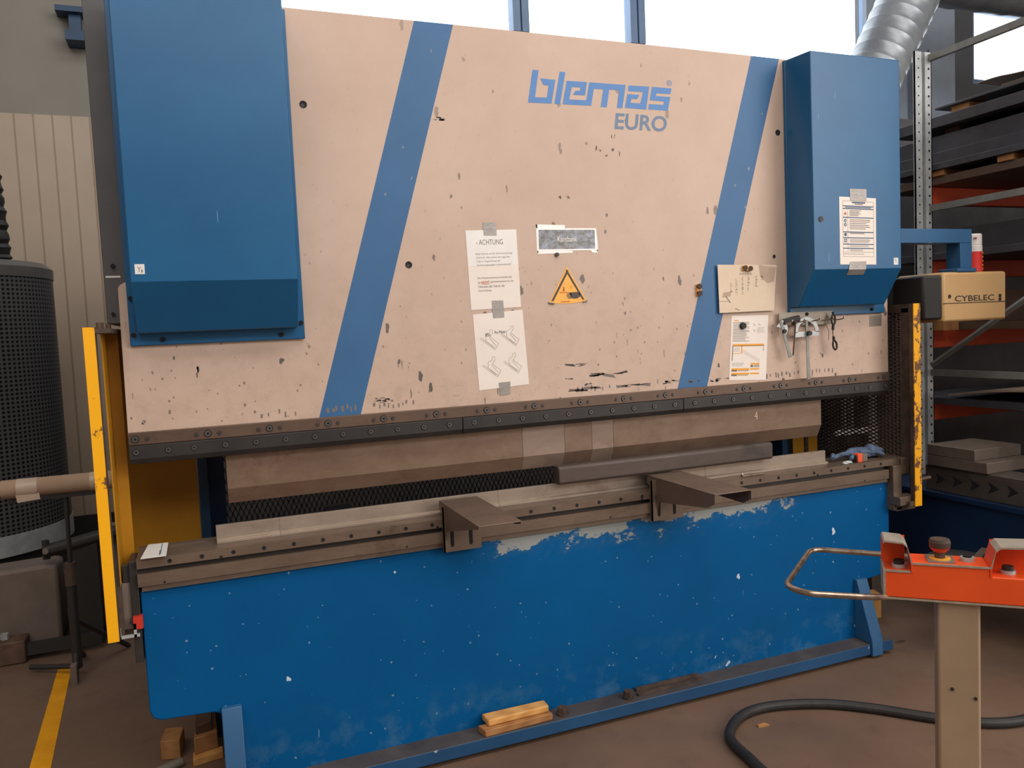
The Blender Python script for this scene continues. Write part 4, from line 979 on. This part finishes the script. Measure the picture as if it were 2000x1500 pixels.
T.part('body', B().prism([(-1.6, .05), (-.745, .05), (-.745, .46), (-.80, .47), (-1.6, .44)], 'y', 1.90, 2.12), MT['greybox'], bev=.02)
T = Thing('grey_cabinet', 'narrow grey casing behind the yellow guard post', 'casing', (-.5, 2.2, 0))
T.part('body', B().prism([(-.62, .05), (-.36, .05), (-.36, .56), (-.53, .56), (-.61, .50)], 'y', 2.0, 2.4), MT['greybox'], bev=.02)
T = Thing('floor_pallet', 'dark dusty skid on the floor under the grey cabinet', 'skid', (-.95, 1.85, 0))
T.part('foot', B().box(-1.2, -.90, 1.78, 1.95, 0, .12), MT['wooddk'], bev=.008)
T.part('runner', B().box(-1.6, -.55, 1.98, 2.3, 0, .05), MT['bezel'])
T.part('bar', B().box(-.9, -.55, 1.80, 1.84, .03, .09), MT['bezel'])
T.part('bolt', B().cyl((-1.0, 1.85, .12), (-1.0, 1.85, .15), .02, None, 6), MT['galv'])
T = Thing('roller_stand', 'black roller stand carrying a cardboard wrapped roll at left', 'roller stand', (-.62, 1.42, 0))
rl = Vector((-.865, 1.42, .962)); rr_ = Vector((-.30, 1.42, .962))
T.part('roll', B().cyl(rl, rr_, .044, None, 28), MT['card'], label='cardboard wrapped roll')
T.part('tape_wrap', B().cyl((-.80, 1.42, .962), (-.715, 1.42, .962), .0455, None, 28).prism([(-.805, .95), (-.71, .95), (-.705, .908), (-.80, .90)], 'y', 1.385, 1.383), MT['cardtape'])
T.part('tape_wrap', B().cyl((-.495, 1.42, .962), (-.45, 1.42, .962), .0455, None, 28), MT['cardtape'])
T.part('cradle', B().box(-.70, -.45, 1.40, 1.44, .900, .922).box(-.84, -.82, 1.41, 1.43, .895, .92), MT['bezel'])
T.part('post', B().cyl((-.612, 1.42, .45), (-.605, 1.42, .905), .010, MT['clamp'], 12).cyl((-.615, 1.42, .06), (-.613, 1.42, .56), .022, MT['bezel'], 14).cyl((-.613, 1.42, .47), (-.613, 1.42, .58), .026, MT['rust'], 14), None)
T.part('leg', B().cyl((-.615, 1.42, .16), (-.62, 1.36, .012), .013, None, 10).cyl((-.615, 1.42, .16), (-.63, 1.72, .012), .013, None, 10), MT['bezel'])
T.part('leg', B().cyl((-.615, 1.42, .30), (-.42, 1.75, .012), .013, None, 10), MT['bezel'])
T.part('leg', B().cyl((-.613, 1.46, .05), (-.85, 1.62, .03), .013, None, 10), MT['bezel'])
T.part('foot_cap', B().box(-.636, -.61, 1.34, 1.38, 0, .10), MT['greybox'])
T = Thing('gas_cylinder', 'dark pipe assembly lying behind the roller stand post', 'pipe', (-.6, 1.9, .5))
T.part('pipe', B().cyl((-.80, 1.90, .54), (-.3, 1.95, .62), .035, None, 18).cyl((-.79, 1.90, .50), (-.79, 1.90, .60), .018, None, 12), MT['bezel'])
T.part('bracket', B().box(-.68, -.55, 1.9, 2.0, 0, .56), MT['bezel'])
T.part('knob', B().cyl((-.785, 1.85, .55), (-.79, 1.88, .55), .014, None, 12), MT['greyplastic'])
T = Thing('wall_bracket', 'small dark bracket fixed high on the wall at upper left', 'bracket', (-.7, 3.9, 4.0))
T.part('bracket', B().box(-.72, -.58, 3.8, 3.995, 3.86, 3.93).box(-.70, -.62, 3.9, 3.995, 3.93, 4.08).box(-.78, -.6, 3.85, 3.995, 4.08, 4.12), MT['bluedk'])

# ================================================================== RIGHT BACKGROUND : RACK
FX = 3.95
T = Thing('pallet_rack', 'tall galvanised pallet rack with orange beams beside the press', 'rack', (FX, 0, 0))
def upright(y0):
    b = B().box(3.822, 3.882, y0, y0 + .006, 0, 3.04).box(3.878, 3.884, y0, y0 + .03, 0, 3.04).box(3.884, 3.90, y0 + .024, y0 + .03, 0, 3.04).box(3.90, 3.906, y0, y0 + .03, 0, 3.04).box(3.906, 3.95, y0, y0 + .006, 0, 3.04).box(3.822, 3.828, y0, y0 + .012, 0, 3.04).box(3.944, 3.95, y0, y0 + .09, 0, 3.04)
    for i in range(58):
        z = .2 + i * .05
        b.cyl((3.852, y0 + .001, z), (3.852, y0 - .0008, z), .005, MT['black'], 8); b.cyl((3.928, y0 + .001, z), (3.928, y0 - .0008, z), .007, MT['black'], 8)
    for f in b.bm.faces: f.material_index = f.material_index
    return b
for y0 in (.47, -.95):
    ub = upright(y0)
    # steel body first in the slot list
    ub.mats = [MT['black'], MT['galv']] if ub.mats and ub.mats[0] == MT['black'] else ub.mats
    for f in ub.bm.faces:
        f.material_index = 0 if (len(f.verts) == 8 or f.calc_area() < .00012) else 1
    T.part('upright', ub, None)
def brace(p0, p1): return T.part('brace', B().cyl(p0, p1, .016, None, 4), MT['galvdk'])
for z in (3.01, 2.18, 1.25): T.part('brace', B().box(3.925, 3.95, -.95, .49, z - .018, z + .018), MT['galvdk'])
brace((3.938, .49, 1.28), (3.938, -.90, 2.16)); brace((3.938, .49, .35), (3.938, -.90, 1.22))
for z in (2.215, 1.79, 1.385, .96):
    T.part('beam', B().box(3.96, 6.8, .545, .60, z, z + .1).box(3.955, 3.965, .5, .6, z - .03, z + .14), MT['orange'], bev=.004)
    T.part('beam', B().box(3.96, 6.8, -.97, -.915, z, z + .1), MT['orange'], bev=.004)
T.part('upright', B().box(6.8, 6.93, .47, .56, 0, 3.04).box(6.8, 6.93, -.95, -.86, 0, 3.04), MT['galv'])
# sheets on the shelves
def sheet_pack(label, x0, y0, y1, z0, z1, m, x1=6.5, tilt=0., name='steel_sheet', group='sheets on the rack shelves', cat='metal sheet'):
    return single(name, B().box(x0, x1, y0, y1, z0, z1), MT[m], label, cat, ((x0 + x1) / 2, (y0 + y1) / 2, z0), .0015, group)
def bearer(label, x, y, z0, z1, m='wood2', ln=.9, wd=.09):
    return single('wood_bearer', B().box(x, x + ln, y, y + wd, z0, z1), MT[m], label, 'wood bearer', (x, y, z0), .003, 'wood bearers between the sheets')
# level on the top beams (z 2.315)
sheet_pack('lowest brown plate on the top shelf of the rack', 4.0, -1.2, .85, 2.316, 2.36, 'sheetbr')
for i, (x, y) in enumerate(((3.99, .43), (3.99, .02), (3.99, -.42))):
    bearer(['pale bearer nearest the rear upright on the top shelf', 'middle pale bearer on the top shelf', 'front pale bearer on the top shelf'][i], x, y, 2.361, 2.395)
sheet_pack('dark plate lying on the pale bearers of the top shelf', 3.975, -1.2, .85, 2.396, 2.43, 'sheet')
sheet_pack('dark plate with bright edge second above the pale bearers', 4.02, -1.2, .80, 2.4305, 2.50, 'sheet')
sheet_pack('middle thick dark pack on the top shelf', 4.06, -1.2, .80, 2.5005, 2.60, 'sheet')
bearer('brown bearer on the middle thick pack', 4.1, .42, 2.601, 2.64, 'wooddk')
bearer('brown bearer near the front of the middle thick pack', 4.1, -.3, 2.601, 2.64, 'wooddk')
sheet_pack('dark pack above the brown bearers', 4.02, -1.2, .80, 2.641, 2.70, 'sheet')
bearer('single light wood block high on the rack under the topmost sheets', 4.1, .36, 2.701, 2.755, 'wood2', .15, .11)
bearer('single grey wood block near the front under the topmost sheets', 4.1, -.5, 2.701, 2.755, 'wooddk', .15, .11)
sheet_pack('thin topmost dark sheet on the rack', 4.08, -1.2, .56, 2.756, 2.768, 'sheet')
bearer('front bearer holding the highest plate above the rack', 4.4, -.9, 2.7685, 2.80, 'wooddk')
single('steel_sheet', B().box(4.25, 6.2, -1.2, .281, 2.8005, 2.832), MT['sheetbr'], 'highest dark plate seen against the right window', 'metal sheet', (5.2, -.4, 2.8), .002, 'sheets on the rack shelves')
b = B()
prof = smooth_path([Vector((0, .43, 2.884)), Vector((0, .30, 2.882)), Vector((0, .15, 2.866)), Vector((0, -.2, 2.846)), Vector((0, -1.1, 2.846))], 6)
b.prism([(p.y, p.z) for p in prof] + [(p.y, p.z - .004) for p in reversed(prof)], 'x', 4.25, 6.0)
single('bent_sheet', b, MT['sheetlt'], 'light sheet with upturned end on the highest plate against the right window', 'metal sheet', (5, -.2, 2.84))
# second level
sheet_pack('dark sheet pack on the second shelf from above', 4.0, -1.2, .85, 1.891, 1.93, 'sheet')
sheet_pack('dark upper sheets on the second shelf', 4.05, -1.2, .80, 1.931, 2.06, 'sheet')
sheet_pack('narrow bright edged strip on the second shelf', 4.3, -1.2, .2, 2.061, 2.08, 'galvdk')
# third level
b_ = bearer('pale box shaped block beside the upright on the third shelf', 3.97, .42, 1.486, 1.56, 'wood2', .12, .12)
sheet_pack('brown plate on the third shelf of the rack', 4.12, -1.2, .5, 1.486, 1.53, 'sheetbr')
sheet_pack('dark brown thick pack above the third shelf', 4.16, -1.2, .52, 1.531, 1.70, 'sheetbr')
# fourth level
sheet_pack('dark plates on the fourth shelf of the rack', 4.0, -1.2, .80, 1.061, 1.10, 'sheet')
b = B()
prof = smooth_path([Vector((0, .42, 1.125)), Vector((0, .1, 1.165)), Vector((0, -.3, 1.17)), Vector((0, -1.0, 1.13))], 6)
b.prism([(p.y, p.z) for p in prof] + [(p.y, p.z - .012) for p in reversed(prof)], 'x', 4.0, 6.0)
single('bent_sheet', b, MT['sheetlt'], 'curved beige sheet on the fourth shelf just above the black mould', 'metal sheet', (5, -.2, 1.1))
sheet_pack('grey strip leaning low in the rack', 4.3, -1.2, .05, .80, .86, 'sheet')
# v block on a navy machine
T = Thing('navy_machine', 'dark navy machine base carrying the notched steel block', 'machine', (3.64, -.3, 0))
T.part('cabinet', B().box(3.48, 3.80, -1.1, .44, .33, .66), MT['navy'], bev=.006)
for y in (-1.05, .40): T.part('leg', B().box(3.70, 3.76, y - .03, y + .03, 0, .33), MT['bezel'])
T.part('top_plate', B().box(3.46, 3.81, -1.1, .45, .66, .682), MT['navy'])
T = Thing('v_block', 'dark multi notch steel block with a row of V cuts on the navy machine', 'v block', (3.58, -.3, .682))
blk = T.part('block', B().box(3.5, 3.66, -1.0, .14, .682, .812), MT['vblock'], bev=.004)
for i in range(9):
    y = .06 - i * .097
    T.part('v_notch', B().prism([(y + .02, .775), (y - .035, .748), (y + .02, .716), (y + .012, .738), (y + .006, .748), (y + .012, .756)], 'x', 3.4990, 3.5005), MT['black'], blk, flat=True)
single('steel_block', B().box(3.487, 3.81, -.215, .12, .8125, .866), MT['dblock'], 'grey steel block lying across the notched block on the navy machine', 'steel block', (3.65, -.05, .8125), .003)
single('steel_block', B().box(3.487, 3.81, -.15, .12, .8665, .921), MT['dblock'], 'upper grey steel slab on top of the grey steel block', 'steel block', (3.65, -.02, .8665), .003)
T = Thing('cable_stand', 'light grey angled frame glimpsed through the right mesh guard', 'frame', (4.0, 1.0, 0))
T.part('rail', B().box(3.72, 4.055, .985, 1.015, .845, .875), MT['white'])
T.part('post', B().box(4.005, 4.055, .985, 1.015, .0, .845), MT['white'])
T.part('post', B().box(4.02, 4.05, .985, 1.015, .875, 1.25), MT['galv'])
T.part('post', B().box(3.78, 3.80, .985, 1.015, .875, 1.12).box(3.84, 3.86, .985, 1.015, .875, 1.12), MT['galvdk'])
# clutter low by the navy machine
single('dark_backdrop', B().box(4.3, 9.0, 1.35, 1.9, 0, 2.95), MT['sheet'], 'tall dark block added behind the orange rack to hide the bright wall', 'backdrop', (6.6, 1.6, 0), .01)  # added dark block, blocks the view of the lit wall behind the rack
sheet_pack('dark plates stacked on the floor inside the rack', 4.05, -1.15, .5, .0, .45, 'sheet')
T = Thing('workshop_stool', 'small dark round stool behind the orange console', 'stool', (3.22, -.28, 0))
T.part('seat', B().lathe([(.13, .43), (.142, .445), (.138, .46), (.10, .475), (.01, .485)], (3.22, -.28, 0), MT['bezel'], 32), None)
T.part('column', B().lathe([(.07, 0), (.06, .02), (.02, .04), (.02, .43)], (3.22, -.28, 0), MT['bezel'], 16), None)
single('metal_strip', B().prism([(3.20, -.40), (3.38, -.30), (3.37, -.275), (3.19, -.365)], 'z', .487, .491), MT['table'], 'thin steel strip lying on the dark round stool', 'strip', (3.28, -.34, .487))
single('wood_chip', B().prism([(1.98, -.40), (2.03, -.405), (2.02, -.385), (1.985, -.385)], 'z', 0, .006), MT['wood2'], 'tiny wood chip on the floor inside the cable curl', 'wood chip', (2.0, -.4, 0))
# ducts under the roof
T = Thing('spiral_duct', 'galvanised spiral duct slanting up behind the right cover to the top right corner', 'duct', (5.3, 2.2, 3.5))
p0 = Vector((4.90, 2.0, 3.10)); p1 = Vector((5.62, 2.0, 4.30)); N = 60; pth = [p0.lerp(p1, i / N) for i in range(N + 1)]
T.part('slanted_pipe', B().tube(pth, lambda t: .225 + (.006 if int(t * N + .5) % 5 == 0 else 0), None, 40), MT['duct'])
p0 = Vector((5.45, 2.0, 4.36)); p1 = Vector((9.5, 2.0, 4.42)); N = 80; pth = [p0.lerp(p1, i / N) for i in range(N + 1)]
T.part('horizontal_pipe', B().tube(pth, lambda t: .27 + (.006 if int(t * N + .5) % 6 == 0 else 0), None, 40), MT['duct'])
bpy.context.view_layer.update()
